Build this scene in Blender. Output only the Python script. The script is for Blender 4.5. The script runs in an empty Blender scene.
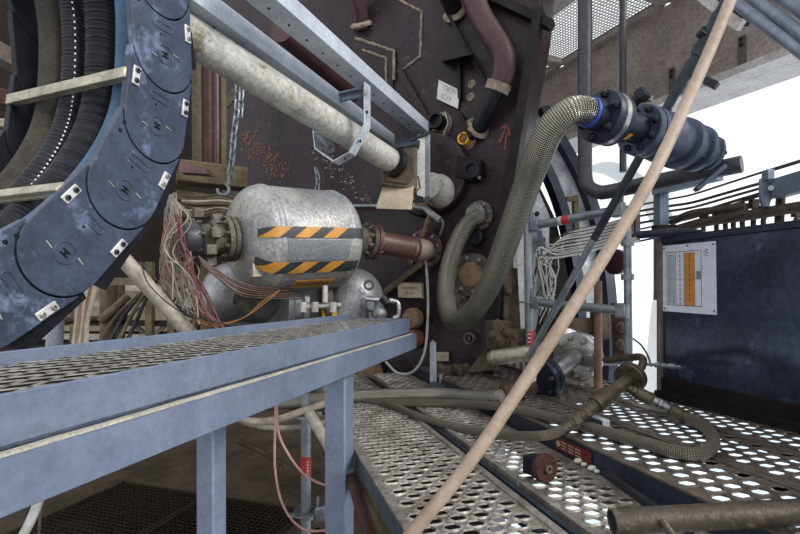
import bpy, bmesh, math, random
from mathutils import Vector, Matrix
random.seed(7)
C = bpy.context.scene.collection
V = Vector
F = 480.0; CX = 400.0; CY = 292.0; HZ = 1.70      # lens in pixels, principal point, eye height

def P(u, v, d):
    "point of the place seen at pixel (u,v) of the photograph, d metres ahead"
    return V(((u-CX)/F*d, d, HZ-(v-CY)/F*d))
def G(u, v, z):
    d = (HZ-z)*F/(v-CY); return P(u, v, d)

# ------------------------------------------------------------------ materials
def lin(h):
    h = h.lstrip('#'); out = []
    for i in (0, 2, 4):
        c = int(h[i:i+2], 16)/255
        out.append(c/12.92 if c <= .04045 else ((c+.055)/1.055)**2.4)
    return (*out, 1)
MATS = {}
def mat(name, c1, c2=None, scale=6., rough=.5, metal=0., bump=.0, bscale=40., c3=None, s3=25., t3=.62, lo=.35, hi=.65, spec=.5, grit=.32):
    m = bpy.data.materials.new(name); m.use_nodes = True
    N = m.node_tree.nodes; L = m.node_tree.links
    b = N['Principled BSDF']
    b.inputs['Roughness'].default_value = rough; b.inputs['Metallic'].default_value = metal
    b.inputs['Specular IOR Level'].default_value = spec
    b.inputs['Base Color'].default_value = lin(c1)
    tc = N.new('ShaderNodeTexCoord')
    if c2:
        n = N.new('ShaderNodeTexNoise'); n.inputs['Scale'].default_value = scale; n.inputs['Detail'].default_value = 8
        n.inputs['Roughness'].default_value = .65
        L.new(tc.outputs['Object'], n.inputs['Vector'])
        r = N.new('ShaderNodeMapRange'); r.inputs[1].default_value = lo; r.inputs[2].default_value = hi
        L.new(n.outputs['Fac'], r.inputs[0])
        mx = N.new('ShaderNodeMix'); mx.data_type = 'RGBA'
        mx.inputs[6].default_value = lin(c1); mx.inputs[7].default_value = lin(c2)
        L.new(r.outputs[0], mx.inputs[0]); col = mx.outputs[2]
        if c3:
            n3 = N.new('ShaderNodeTexNoise'); n3.inputs['Scale'].default_value = s3; n3.inputs['Detail'].default_value = 10
            n3.inputs['Roughness'].default_value = .7
            L.new(tc.outputs['Object'], n3.inputs['Vector'])
            r3 = N.new('ShaderNodeMapRange'); r3.inputs[1].default_value = t3; r3.inputs[2].default_value = t3+.08
            L.new(n3.outputs['Fac'], r3.inputs[0])
            m3 = N.new('ShaderNodeMix'); m3.data_type = 'RGBA'; m3.inputs[7].default_value = lin(c3)
            L.new(col, m3.inputs[6]); L.new(r3.outputs[0], m3.inputs[0]); col = m3.outputs[2]
        if bump:      # fine grime, worn light and dark specks
            g = N.new('ShaderNodeTexNoise'); g.inputs['Scale'].default_value = scale*7+18; g.inputs['Detail'].default_value = 6; g.inputs['Roughness'].default_value = .75
            L.new(tc.outputs['Object'], g.inputs['Vector'])
            gr = N.new('ShaderNodeMapRange'); gr.inputs[1].default_value = .36; gr.inputs[2].default_value = .64; gr.inputs[3].default_value = 1-grit; gr.inputs[4].default_value = 1+grit*.75
            L.new(g.outputs['Fac'], gr.inputs[0])
            gm = N.new('ShaderNodeMix'); gm.data_type = 'RGBA'; gm.blend_type = 'MULTIPLY'; gm.inputs[0].default_value = 1
            L.new(col, gm.inputs[6]); L.new(gr.outputs[0], gm.inputs[7]); col = gm.outputs[2]
        L.new(col, b.inputs['Base Color'])
        rr = N.new('ShaderNodeMapRange'); rr.inputs[3].default_value = max(.05, rough-.12); rr.inputs[4].default_value = min(1, rough+.15)
        L.new(n.outputs['Fac'], rr.inputs[0]); L.new(rr.outputs[0], b.inputs['Roughness'])
    if bump:
        nb = N.new('ShaderNodeTexNoise'); nb.inputs['Scale'].default_value = bscale; nb.inputs['Detail'].default_value = 6
        L.new(tc.outputs['Object'], nb.inputs['Vector'])
        bp = N.new('ShaderNodeBump'); bp.inputs['Strength'].default_value = bump; bp.inputs['Distance'].default_value = .01
        L.new(nb.outputs['Fac'], bp.inputs['Height']); L.new(bp.outputs[0], b.inputs['Normal'])
    MATS[name] = m; return m

def braid(name, c1, c2, nu=14, mv=34., metal=.9, rough=.35, bump=.9):
    "woven wire braid, laid out along the tube's own UVs (u around, v in metres along)"
    m = bpy.data.materials.new(name); m.use_nodes = True
    N = m.node_tree.nodes; L = m.node_tree.links; b = N['Principled BSDF']
    b.inputs['Metallic'].default_value = metal; b.inputs['Roughness'].default_value = rough
    tc = N.new('ShaderNodeTexCoord'); sp = N.new('ShaderNodeSeparateXYZ'); L.new(tc.outputs['UV'], sp.inputs[0])
    def M(op, a, bb):
        n = N.new('ShaderNodeMath'); n.operation = op
        for i, x in enumerate((a, bb)):
            if x is None: continue
            if isinstance(x, (int, float)): n.inputs[i].default_value = x
            else: L.new(x, n.inputs[i])
        return n.outputs[0]
    U = M('MULTIPLY', sp.outputs[0], nu*2*math.pi); W = M('MULTIPLY', sp.outputs[1], mv*2*math.pi)
    a = M('SINE', M('ADD', U, W), None); c = M('SINE', M('SUBTRACT', U, W), None)
    h = M('MULTIPLY', a, c)
    r = N.new('ShaderNodeMapRange'); r.inputs[1].default_value = -.7; r.inputs[2].default_value = .5; L.new(h, r.inputs[0])
    mx = N.new('ShaderNodeMix'); mx.data_type = 'RGBA'; mx.inputs[6].default_value = lin(c1); mx.inputs[7].default_value = lin(c2)
    L.new(r.outputs[0], mx.inputs[0]); L.new(mx.outputs[2], b.inputs['Base Color'])
    bp = N.new('ShaderNodeBump'); bp.inputs['Strength'].default_value = bump; bp.inputs['Distance'].default_value = .004
    L.new(h, bp.inputs['Height']); L.new(bp.outputs[0], b.inputs['Normal'])
    MATS[name] = m; return m

# ------------------------------------------------------------------ mesh helpers
def frame(ax):
    ax = V(ax).normalized(); up = V((0,0,1)) if abs(ax.z) < .9 else V((0,1,0))
    x = up.cross(ax).normalized(); y = ax.cross(x).normalized()
    return x, y, ax

def spline(pts, n=10, rad=None):
    "Catmull-Rom through pts"
    pts = [V(p) for p in pts]
    if len(pts) < 3: return [pts[0].lerp(pts[-1], i/n) for i in range(n+1)]
    q = [pts[0]*2-pts[1]]+pts+[pts[-1]*2-pts[-2]]; out = []
    for i in range(1, len(q)-2):
        a, b, c, d = q[i-1], q[i], q[i+1], q[i+2]
        for k in range(n):
            t = k/n
            out.append(.5*((2*b)+(c-a)*t+(2*a-5*b+4*c-d)*t*t+(3*b-a-3*c+d)*t**3))
    out.append(pts[-1]); return out

class MB:
    def __init__(s): s.v = []; s.f = []; s.uv = {}; s.mi = []; s.cur = 0
    def slot(s, i): s.cur = i; return s
    def add(s, vs, fs):
        o = len(s.v); s.v += [V(x) for x in vs]; s.f += [tuple(i+o for i in f) for f in fs]; s.mi += [s.cur]*len(fs); return o
    def box(s, c, size, rot=None, axes=None):
        c = V(c); sx, sy, sz = [x/2 for x in size]
        if axes: ax = [V(a).normalized() for a in axes]
        elif rot is not None:
            R = Matrix.Rotation(rot, 3, 'Z'); ax = [R@V((1,0,0)), R@V((0,1,0)), V((0,0,1))]
        else: ax = [V((1,0,0)), V((0,1,0)), V((0,0,1))]
        vs = [c+ax[0]*sx*i+ax[1]*sy*j+ax[2]*sz*k for i in (-1,1) for j in (-1,1) for k in (-1,1)]
        s.add(vs, [(0,1,3,2),(4,6,7,5),(0,4,5,1),(2,3,7,6),(0,2,6,4),(1,5,7,3)]); return s
    def bar(s, a, b, w, h, up=(0,0,1)):
        a = V(a); b = V(b); ax = (b-a).normalized(); up = V(up)
        x = up.cross(ax)
        if x.length < 1e-4: x = V((1,0,0)).cross(ax)
        x.normalize(); y = ax.cross(x).normalized()
        return s.box((a+b)/2, (w, h, (b-a).length), axes=(x, y, ax))
    def lathe(s, p0, ax, prof, n=24, a0=0, a1=2*math.pi, cap=True):
        x, y, z = frame(ax); p0 = V(p0); full = abs(a1-a0-2*math.pi) < 1e-6
        m = n if full else n+1; vs = []
        for t, r in prof:
            for i in range(m):
                a = a0+(a1-a0)*i/n
                vs.append(p0+z*t+(x*math.cos(a)+y*math.sin(a))*r)
        fs = []
        for j in range(len(prof)-1):
            for i in range(n):
                i2 = (i+1) % m
                fs.append((j*m+i, j*m+i2, (j+1)*m+i2, (j+1)*m+i))
        if cap and full:
            if prof[0][1] > 1e-5: fs.append(tuple(reversed(range(m))))
            if prof[-1][1] > 1e-5: fs.append(tuple((len(prof)-1)*m+i for i in range(m)))
        s.add(vs, fs); return s
    def cyl(s, a, b, r, r2=None, n=16):
        a = V(a); b = V(b); return s.lathe(a, b-a, [(0, r), ((b-a).length, r if r2 is None else r2)], n)
    def tube(s, path, r, n=12, rf=None, hollow=None):
        path = [V(p) for p in path]; k = len(path); vs = []; x = None; L = 0; o = len(s.v); uvl = []
        for i, p in enumerate(path):
            t = (path[min(i+1, k-1)]-path[max(i-1, 0)]).normalized()
            if x is None: x, y, _ = frame(t)
            x = (x-t*x.dot(t)).normalized(); y = t.cross(x)
            if i: L += (p-path[i-1]).length
            rr = rf(i, L) if rf else r
            for j in range(n):
                a = 2*math.pi*j/n; vs.append(p+(x*math.cos(a)+y*math.sin(a))*rr)
            uvl.append(L)
        fs = [(i*n+j, i*n+(j+1) % n, (i+1)*n+(j+1) % n, (i+1)*n+j) for i in range(k-1) for j in range(n)]
        f0 = len(s.f)
        fs += [tuple(reversed(range(n))), tuple((k-1)*n+j for j in range(n))]
        s.add(vs, fs)
        for i in range(k-1):
            for j in range(n):
                s.uv[f0+i*n+j] = [(j/n, uvl[i]), ((j+1)/n, uvl[i]), ((j+1)/n, uvl[i+1]), (j/n, uvl[i+1])]
        return s
    def prism(s, poly, ext):
        poly = [V(p) for p in poly]; e = V(ext); n = len(poly)
        vs = poly+[p+e for p in poly]
        nm = V((0,0,0))
        for i in range(n): nm += poly[i].cross(poly[(i+1) % n])
        if nm.dot(e) > 0: poly = None
        fs = [tuple(range(n)), tuple(range(2*n-1, n-1, -1))]+[(i, i+n, (i+1) % n+n, (i+1) % n) for i in range(n)]
        if poly is None: fs = [tuple(reversed(f)) for f in fs]
        s.add(vs, fs); return s
    def ribbon(s, path, wv, th):
        "solid strip: path swept with a width vector and a thickness"
        path = [V(p) for p in path]; k = len(path); wv = V(wv); vs = []
        for i, p in enumerate(path):
            t = (path[min(i+1, k-1)]-path[max(i-1, 0)]).normalized(); nn = t.cross(wv).normalized()*th/2
            vs += [p-wv/2-nn, p+wv/2-nn, p+wv/2+nn, p-wv/2+nn]
        fs = [(i*4+j, i*4+(j+1) % 4, (i+1)*4+(j+1) % 4, (i+1)*4+j) for i in range(k-1) for j in range(4)]
        fs += [(3,2,1,0), tuple((k-1)*4+j for j in range(4))]
        s.add(vs, fs); return s
    def sphere(s, c, r, n=14, sc=(1,1,1)):
        c = V(c); vs = []; m = n//2
        for i in range(1, m):
            th = math.pi*i/m
            for j in range(n):
                a = 2*math.pi*j/n
                vs.append(c+V((math.sin(th)*math.cos(a)*sc[0], math.sin(th)*math.sin(a)*sc[1], math.cos(th)*sc[2]))*r)
        vs += [c+V((0,0,r*sc[2])), c-V((0,0,r*sc[2]))]; T = len(vs)-2
        fs = [(i*n+j, (i+1)*n+j, (i+1)*n+(j+1) % n, i*n+(j+1) % n) for i in range(m-2) for j in range(n)]
        fs += [(T, j, (j+1) % n) for j in range(n)]+[(T+1, (m-2)*n+(j+1) % n, (m-2)*n+j) for j in range(n)]
        s.add(vs, fs); return s
    def mesh(s, name, off, mats):
        me = bpy.data.meshes.new(name); me.from_pydata([v-off for v in s.v], [], s.f)
        if s.uv:
            ul = me.uv_layers.new(name='UVMap')
            for fi, q in s.uv.items():
                for li, w in zip(me.polygons[fi].loop_indices, q): ul.data[li].uv = w
        for m in mats: me.materials.append(MATS[m])
        if len(mats) > 1: me.polygons.foreach_set('material_index', s.mi)
        bm = bmesh.new(); bm.from_mesh(me); bmesh.ops.recalc_face_normals(bm, faces=bm.faces); bm.to_mesh(me); bm.free()
        me.shade_smooth(); me.set_sharp_from_angle(angle=math.radians(38)); me.update()
        return me

def rootloc(o):
    while o.parent: o = o.parent
    return V(o.location)
def tag(o, label, cat, group=None, kind=None):
    if label: o['label'] = label
    if cat: o['category'] = cat
    if group: o['group'] = group
    if kind: o['kind'] = kind
    return o
def thing(name, label, cat, loc, group=None):
    o = bpy.data.objects.new(name, None); C.objects.link(o); o.location = loc; o.empty_display_size = .05
    return tag(o, label, cat, group)
def part(name, mb, m, parent, label=None, bevel=0, kind=None):
    ms = m if isinstance(m, (list, tuple)) else [m]
    me = mb.mesh(name, rootloc(parent), ms); o = bpy.data.objects.new(name, me); C.objects.link(o); o.parent = parent
    if label: o['label'] = label
    if kind: o['kind'] = kind
    if bevel: bev(o, bevel)
    return o
def bev(o, w):
    b = o.modifiers.new('bevel', 'BEVEL'); b.width = w; b.segments = 2; b.limit_method = 'ANGLE'; b.angle_limit = math.radians(40)
    b.harden_normals = False
def solo(name, mb, m, label, cat, group=None, kind=None, bevel=0):
    ms = m if isinstance(m, (list, tuple)) else [m]
    lo = V([min(v[i] for v in mb.v) for i in range(3)]); hi = V([max(v[i] for v in mb.v) for i in range(3)])
    base = V(((lo.x+hi.x)/2, (lo.y+hi.y)/2, lo.z))
    me = mb.mesh(name, base, ms); o = bpy.data.objects.new(name, me); C.objects.link(o); o.location = base
    if bevel: bev(o, bevel)
    if kind == 'structure': o['kind'] = 'structure'; return o
    return tag(o, label, cat, group, kind)
def bolts(parent, c, ax, R, n, r, h, m, a0=.2, name='bolt'):
    x, y, z = frame(ax); me = None; rl = rootloc(parent)
    mb = MB().lathe((0,0,0), z, [(-.001, r), (h, r), (h+r*.25, r*.75), (h+r*.25, r*.55), (h+r*1.0, r*.5)], 6)
    me = mb.mesh(name, V((0,0,0)), [m])
    for i in range(n):
        a = a0+2*math.pi*i/n; o = bpy.data.objects.new(name, me); C.objects.link(o); o.parent = parent
        o.location = V(c)+(x*math.cos(a)+y*math.sin(a))*R-rl
def text_mb(txt, origin, xd, yd, size, ext=.0006, align='CENTER'):
    "lettering as thin real geometry lying in the plane (xd, yd)"
    cu = bpy.data.curves.new('t', 'FONT'); cu.body = txt; cu.size = size; cu.extrude = ext; cu.align_x = align; cu.align_y = 'CENTER'
    o = bpy.data.objects.new('t', cu); C.objects.link(o)
    dg = bpy.context.evaluated_depsgraph_get(); me = bpy.data.meshes.new_from_object(o.evaluated_get(dg))
    xd = V(xd).normalized(); yd = V(yd).normalized(); zd = xd.cross(yd); mb = MB()
    mb.add([V(origin)+xd*v.co.x+yd*v.co.y+zd*v.co.z for v in me.vertices], [tuple(p.vertices) for p in me.polygons])
    bpy.data.objects.remove(o); bpy.data.curves.remove(cu); bpy.data.meshes.remove(me)
    return mb
def lerp(a, b, t): return V(a).lerp(V(b), t)
def circle(c, x, y, r, n=32, a0=0, a1=2*math.pi):
    full = abs(a1-a0-2*math.pi) < 1e-6; m = n if full else n+1
    return [V(c)+(x*math.cos(a0+(a1-a0)*i/n)+y*math.sin(a0+(a1-a0)*i/n))*r for i in range(m)]

# ------------------------------------------------------------------ palette
mat('bench_paint', '717b90', '5d677b', 5, .5, .15, .12, 90, c3='8a94a6', s3=60, t3=.66, grit=0.14)
mat('dust', 'a9a596', '8d8a80', 20, .9, 0, .3, 80)
mat('grating_steel', 'a7a39b', '6f6d69', 14, .5, .5, .2, 60)
mat('chain_plastic', '3f465a', '2c3241', 7, .42, 0, .1, 120, c3='5f6982', s3=6, t3=.54, spec=0.25, grit=0.2)  # pale blotches are highlights put into the plastic's colour
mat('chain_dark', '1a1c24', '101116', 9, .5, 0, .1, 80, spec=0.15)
mat('alu', 'b3ad9c', '857f70', 18, .45, .6, .15, 60, c3='6a5d48', s3=30, t3=.64)
mat('clip_white', 'c9cac9', 'a5a5a2', 25, .45, .3)
mat('rubber_black', '23242a', '15161a', 12, .5, 0, .1, 60, spec=0.25)
mat('rubber_brown', '3b362f', '2b2723', 9, .6, 0, .2, 50, spec=0.2)
mat('rubber_blue', '1d5070', '163f5a', 6, .5, 0, .1, 60, grit=0.2)
mat('mark_white', 'c9d2cd')
mat('pipe_white', 'c6c4bd', '97948d', 5, .40, .15, .2, 50, c3='766a56', s3=7, t3=.58)
mat('rail_paint', 'c0c6cf', 'a1a8b3', 6, .4, .3, .1, 80, c3='6d737f', s3=50, t3=.68, grit=0.15)
mat('strap_galv', 'b9bec6', '9aa0a9', 10, .4, .5, .1, 60)
mat('hull', '31252a', '1f181b', 2.2, .30, .0, .3, 30, c3='4d3d3b', s3=9, t3=.60, spec=0.22, grit=0.4)
mat('hull_edge', '251e1e', '161212', 8, .5, .2, .3, 40, c3='5d4a3c', s3=20, t3=.66, spec=0.2)
mat('weld', '9a8b79', '54473e', 30, .7, 0, .6, 80)
mat('rust', '8a4f32', '4a2a1e', 25, .85, 0, .6, 60)
mat('pipe_brown', '4c3434', '3a2829', 5, .38, .2, .15, 60, c3='6a5048', s3=15, t3=.66, spec=0.35)
mat('pipe_red', '674643', '4c3433', 8, .45, .1, .2, 60, c3='8e7a70', s3=20, t3=.64)
mat('black_paint', '222429', '17181c', 8, .4, .2, .1, 60, spec=0.3)
mat('black_blue', '2e3340', '232733', 10, .38, .3, .15, 60, c3='4b5262', s3=20, t3=.64, spec=0.3)
mat('tank_grey', 'aaa8a2', '7d8186', 5, .42, .3, .35, 70, c3='8b806c', s3=6, t3=.56)
mat('tank_band', '83878c', '74787d', 8, .45, .3, .1, 80)
mat('tape_black', '25262a', '33343a', 12, .5)
mat('tape_yellow', 'c48a35', 'a9752c', 10, .5)
mat('flange_dirty', '6d665e', '48423c', 14, .55, .4, .4, 60, c3='8d8676', s3=25, t3=.62, spec=0.3)
mat('steel', '9a9a98', '77777a', 14, .32, .8, .15, 60)
mat('steel_bright', 'c2c2be', '9a9a98', 14, .28, .85, .1, 60)
mat('bolt_steel', 'a9a6a0', '77736c', 40, .4, .7)
mat('bolt_dark', '34353a', '232428', 40, .45, .6)
mat('scaffold', '8f9498', '6b7177', 12, .42, .6, .15, 80, c3='5f5a52', s3=30, t3=.67, grit=0.2)
mat('red', 'b5202a', '97202a', 20, .5)
mat('red_dark', '6a1822', '54131b', 20, .5)
mat('wood', 'a08f80', '84715f', 4, .6, 0, .15, 90, grit=0.14)
mat('concrete', 'b0a29b', '918680', 3, .85, 0, .4, 25, c3='bbb0a9', s3=8, t3=.62, spec=0.2)
mat('concrete_light', 'cfc9c6', 'b5aeaa', 5, .8, 0, .3, 30)
mat('floor_brown', '52473c', '383027', 3, .75, .1, .3, 25, c3='62564a', s3=8, t3=.62, spec=0.15)
mat('ground_light', 'dcdad6', 'b4cfe6', .9, .9, 0)  # bluish second tone puts sky reflection into the ground colour
mat('plank', 'b0aaa2', '6f675f', 9, .40, .55, .35, 50, c3='cbc5bb', s3=14, t3=.58)
mat('plank_brown', '72685f', '4e463f', 9, .48, .4, .35, 50, c3='83796d', s3=14, t3=.6)
mat('plank_side', '59616b', '434a54', 10, .45, .4, .2, 50)
mat('plank_dark', '343a44', '262b34', 10, .45, .3, .2, 50, spec=0.25)
mat('brass_dirty', '5d5443', '40392d', 14, .5, .5, .4, 60, c3='857a64', s3=30, t3=.62)
mat('clay', '8a6f52', '6a5340', 14, .8, 0, .4, 50)
mat('dirt', '5c5044', '3d342c', 8, .85, 0, .8, 25, c3='7a6a56', s3=14, t3=.6, spec=0.2)
mat('olive', '6b6048', '4a4233', 8, .7, .1, .5, 30, c3='857858', s3=14, t3=.62, spec=0.2)
mat('sign_white', 'c8c6be', 'aeaca4', 12, .5)
mat('sign_tan', 'b7a78e', '9a8b75', 12, .6)
mat('ink', '33363c'); mat('ink_soft', '6b6e76')
mat('paper', 'c9ccd6', 'b9bcc8', 20, .7, c3='8d8f97', s3=70, t3=.72)
mat('paper_orange', 'b97a35', 'a86e30', 20, .7)
mat('panel_dark', '41485a', '2f3440', 3, .16, .5, .06, 20, c3='566079', s3=7, t3=.60, spec=0.35)  # paler spots: scratches, and blotchy reflections painted into the sheet
mat('panel_edge', '6b625c', '514a46', 14, .6, .2)
mat('yellow', 'd9a520', 'b8841a', 20, .45)
mat('wire_white', 'a59d92', '7d756b', 30, .6)
mat('wire_red', '7f4a4b', '653a3c', 30, .55)
mat('wire_pink', 'b58a88', '9a7472', 30, .55)
mat('wire_black', '222226'); mat('wire_orange', '8a5f2c'); mat('wire_brown', '51463c', '3a322b', 30, .6, spec=0.2)
mat('back_wall', 'b9aa94', 'a09078', 1.2, .9, 0, .2, 20)
mat('back_dark', '2a221d', '1b1613', 2, .8, 0, .3, 20, spec=0.1)
mat('grid_light', 'b9b9b7', '97958f', 20, .6, .2)
mat('tube_blue', '76808f', '5d6674', 10, .45, .3, .1, 60, grit=0.2)
mat('lance', '33373f', '24272e', 14, .4, .3, .1, 60, spec=0.3)
mat('lance_steel', '8b9096', '6c7177', 14, .38, .6)
mat('blue_ring', '2d4da8', '263f8a', 20, .5)
mat('gloss_grey', '848890', '6c7078', 8, .35, .4, .1, 60)
mat('silver_dome', 'a4a5a6', '7b7d80', 7, .35, .5, .3, 30)
mat('red_brown', '452c29', '33201e', 8, .5, .1, .3, 40, spec=0.2)
mat('white_plastic', 'c9ccd4', 'a8acb8', 30, .6)
braid('braid_silver', '24221c', 'a8a497', 26, 72, 1., .2, .6)
braid('braid_dull', '57544d', 'a8a49a', 16, 90, .8, .4, .5)
braid('braid_small', '4a453e', '8d8579', 12, 90, .6, .5)

mat('valve_paint', '4a5164', '353b4b', 9, .38, .35, .15, 60, c3='6a7288', s3=18, t3=.62, spec=.35, grit=0.2)
mat('fleck', '77503e', '573526', 60, .8, 0, .4, 80)

mat('grate_dark', '332c23', '262019', 12, .7, .1, .3, 60, spec=.15)
mat('tube_dark', '4d453c', '38312b', 8, .45, .3, .3, 50, c3='6a5f52', s3=14, t3=.6, spec=.3)
mat('arrow_red', '7e3a37', '5f2c2a', 20, .6)

mat('rail_dark', '45444a', '343338', 8, .4, .2, .15, 60, c3='5a5450', s3=14, t3=.6, spec=.3)
mat('shell_pale', 'e2e2e0', 'd2d2d0', 2, .8)

mat('pipe_pale', 'b5a49d', '94827b', 8, .45, .2, .2, 60)
mat('post_brown', '7f6150', '5a4337', 14, .6, .1, .3, 60)
mat('sleeve_brown', '4f3a2f', '382921', 14, .55, .3, .3, 60)
mat('web_grey', 'b4b6b9', '7d8086', 8, .5, .3, .4, 50, c3='55534f', s3=22, t3=.6)
# ------------------------------------------------------------------ camera, daylight
cam = bpy.data.cameras.new('camera'); co = bpy.data.objects.new('camera', cam); C.objects.link(co)
co.location = (0, 0, HZ); co.rotation_euler = (math.pi/2, 0, 0)
cam.sensor_width = 36; cam.lens = 36*F/800; cam.shift_y = (CY-267)/800; cam.clip_start = .02
bpy.context.scene.camera = co
sc = bpy.context.scene
sc.view_settings.view_transform = 'Standard'; sc.view_settings.look = 'None'; sc.view_settings.gamma = 1
sc.view_settings.use_curve_mapping = False; sc.view_settings.exposure = 0.12
w = bpy.data.worlds.new('sky'); sc.world = w; w.use_nodes = True
bg = w.node_tree.nodes['Background']; bg.inputs[0].default_value = (.93, .96, 1, 1); bg.inputs[1].default_value = 1.3
def light(name, kind, loc, target, energy, size=1, col=(1,1,1)):
    l = bpy.data.lights.new(name, kind); l.energy = energy; l.color = col
    if kind == 'AREA': l.size = size
    if kind == 'SUN': l.angle = size
    o = bpy.data.objects.new(name, l); C.objects.link(o); o.location = loc
    o.rotation_euler = (V(target)-V(loc)).to_track_quat('-Z', 'Y').to_euler(); return o
light('daylight_sun', 'SUN', (5.5, -1.2, 5), (0, 2.5, 1.2), 3.0, math.radians(25), (1, .98, .95))

# ------------------------------------------------------------------ directions of the place
A = math.radians(17.7)
ud = V((math.sin(A), math.cos(A), 0)); nd = V((math.cos(A), -math.sin(A), 0))      # service bench and drag chain
pd = V((-.287, .958, 0)); qd = V((.958, .287, 0))                                   # scaffold decks: along, across
Z = V((0,0,1))
hn = V((-.5, -.866, 0)); ht = V((.866, -.5, 0))                                     # hull: outward normal, along
def H(u, v, off=0):
    k = (u-CX)/F; return P(u, v, (3.05-off)/(.5*k+.866))

# ------------------------------------------------------------------ setting
solo('floor', MB().box((-2.9, 3.5, -.05), (6.8, 10, .1)), 'floor_brown', '', '', kind='structure')
solo('ground', MB().box((8.5, 6, -2.05), (17, 24, .1)), 'ground_light', '', '', kind='structure')
solo('floor_rear', MB().box((-1.75, 2.95, 1.31), (1.7, 1.1, .04), rot=-math.radians(17.7)), 'back_dark', '', '', kind='structure')
solo('wall_back_base', MB().box((-3.2, 7.95, .5), (9, .2, 1.1)), 'back_dark', '', '', kind='structure')
solo('wall_back', MB().box((-3.2, 8.0, 2.1), (9, .12, 2.1)), 'back_wall', '', '', kind='structure')
solo('wall_back_upper', MB().box((-3.6, 6.6, 4.15), (9, .12, 4.5)), 'back_dark', '', '', kind='structure')

# grated panels let into the lower floor
def floor_grate(cx, cy, wx, wy, rot, label):
    t = thing('floor_grating', label, 'floor grating', (cx, cy, 0), 'gratings let into the lower floor')
    R = Matrix.Rotation(rot, 3, 'Z'); c = V((cx, cy, .012)); ex = R@V((1,0,0)); ey = R@V((0,1,0))
    part('pit_shade', MB().box(c-Z*.008, (wx, wy, .006), axes=(ex, ey, Z)), 'chain_dark', t)  # flat near-black sheet painting the shade below the bars
    fr = MB()
    for sgn in (-1, 1):
        fr.box(c+ex*sgn*wx/2, (.03, wy+.03, .024), axes=(ex, ey, Z)); fr.box(c+ey*sgn*wy/2, (wx+.03, .03, .024), axes=(ex, ey, Z))
    part('rim', fr, 'grate_dark', t)
    g = MB(); n = int(wx/.042)
    for i in range(1, n): g.box(c+ex*(-wx/2+wx*i/n), (.006, wy, .018), axes=(ex, ey, Z))
    n = int(wy/.042)
    for i in range(1, n): g.box(c+ey*(-wy/2+wy*i/n), (wx, .006, .016), axes=(ex, ey, Z))
    part('bars', g, 'grate_dark', t)
for i, (a, b, lb) in enumerate([(0,0,'brown floor grating below bench, nearest beside the left bench leg'), (0,1,'brown floor grating below bench, behind the nearest grating'),
                    (-1,0,'brown floor grating below bench at the lower left picture corner'), (-1,1,'brown floor grating below bench, farther one on the left side')]):
    c = V((-1.62, 2.35, 0))+ud*b*1.05+nd*a*.92
    floor_grate(c.x, c.y, .88, 1.0, -A, lb)
c = V((-1.02, 2.55, 0)); floor_grate(c.x, c.y, .16, 1.9, -A-.25, 'narrow dark floor grating strip between the two bench legs')

# ------------------------------------------------------------------ service bench (raised grating platform)
HB = 1.56
A1 = V((-.5367, .644, 0))
def B(s, w, z): return A1+ud*s+nd*w+Z*z
bench = thing('grating_platform', 'blue-grey painted steel platform with a mesh grating top on square legs', 'platform', B(1.0, -.16, 0))
S0, S1 = -.55, 1.935
gm = MB()      # expanded mesh of crossing strips
W0, W1 = -.322, -.012
for sg in (1, -1):
    k = S0-.7
    while k < S1+.7:
        # line: s = k + sg*1.9*(w-W0)
        pts = []
        for w_ in (W0, W1):
            pts.append((k+sg*1.9*(w_-W0), w_))
        (s0, a0), (s1, a1) = pts
        if s0 > s1: s0, a0, s1, a1 = s1, a1, s0, a0
        lo, hi = S0+.01, S1-.012
        if s1 > lo and s0 < hi:
            t0 = max(0, (lo-s0)/(s1-s0)); t1 = min(1, (hi-s0)/(s1-s0))
            if t1-t0 > .03:
                gm.bar(B(s0+(s1-s0)*t0, a0+(a1-a0)*t0, HB-.003), B(s0+(s1-s0)*t1, a0+(a1-a0)*t1, HB-.003), .0075, .0014)
        k += .088
part('grating', gm, 'grating_steel', bench, 'grey steel mesh')
part('front_flange', MB().box(B((S0+S1)/2, -.005, HB-.036), (.01, S1-S0, .076), axes=(nd, ud, Z))
     .box(B((S0+S1)/2, -.015, HB-.070), (.03, S1-S0, .008), axes=(nd, ud, Z)), 'bench_paint', bench, bevel=.0015)
part('back_flange', MB().box(B((S0+S1)/2, -.33, HB+.006), (.012, S1-S0, .032), axes=(nd, ud, Z)), 'bench_paint', bench, bevel=.0015)
part('end_flange', MB().box(B(S1-.005, -.167, HB-.036), (.33, .01, .076), axes=(nd, ud, Z)), 'bench_paint', bench, bevel=.0015)
for w_ in (.012,):
    m_ = MB().box(B((S0+S1)/2+.03, w_, HB-.117), (.012, S1-S0+.06, .08), axes=(nd, ud, Z)).box(B((S0+S1)/2+.03, w_-.02, HB-.081), (.05, S1-S0+.06, .008), axes=(nd, ud, Z)) \
        .box(B((S0+S1)/2+.03, w_-.02, HB-.153), (.05, S1-S0+.06, .008), axes=(nd, ud, Z))
    part('side_beam', m_, 'bench_paint', bench, bevel=.002)
mb = MB(); random.seed(3)
edge = [B(S0+(S1-S0-.02)*i/60, .0125+.0035*random.random(), HB-.0745) for i in range(61)]
mb.ribbon(edge, nd*.012, .005)
part('dust_line', mb, 'dust', bench, 'pale dust on the ledge')
for s_, w_ in ((1.171, -.045), (.775, -.29), (-.3, -.29)):
    lw = .082 if s_ > 1 else .063
    x0 = MB().box(B(s_, w_, (HB-(.157 if s_ > 1 else .06))/2+.004), (lw, lw, HB-(.165 if s_ > 1 else .07)), axes=(nd, ud, Z))
    lg = part('leg', x0, 'bench_paint', bench, bevel=.006)
    part('foot_plate', MB().box(B(s_, w_, .005), (.15, .15, .01), axes=(nd, ud, Z)), 'bench_paint', lg)
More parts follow.
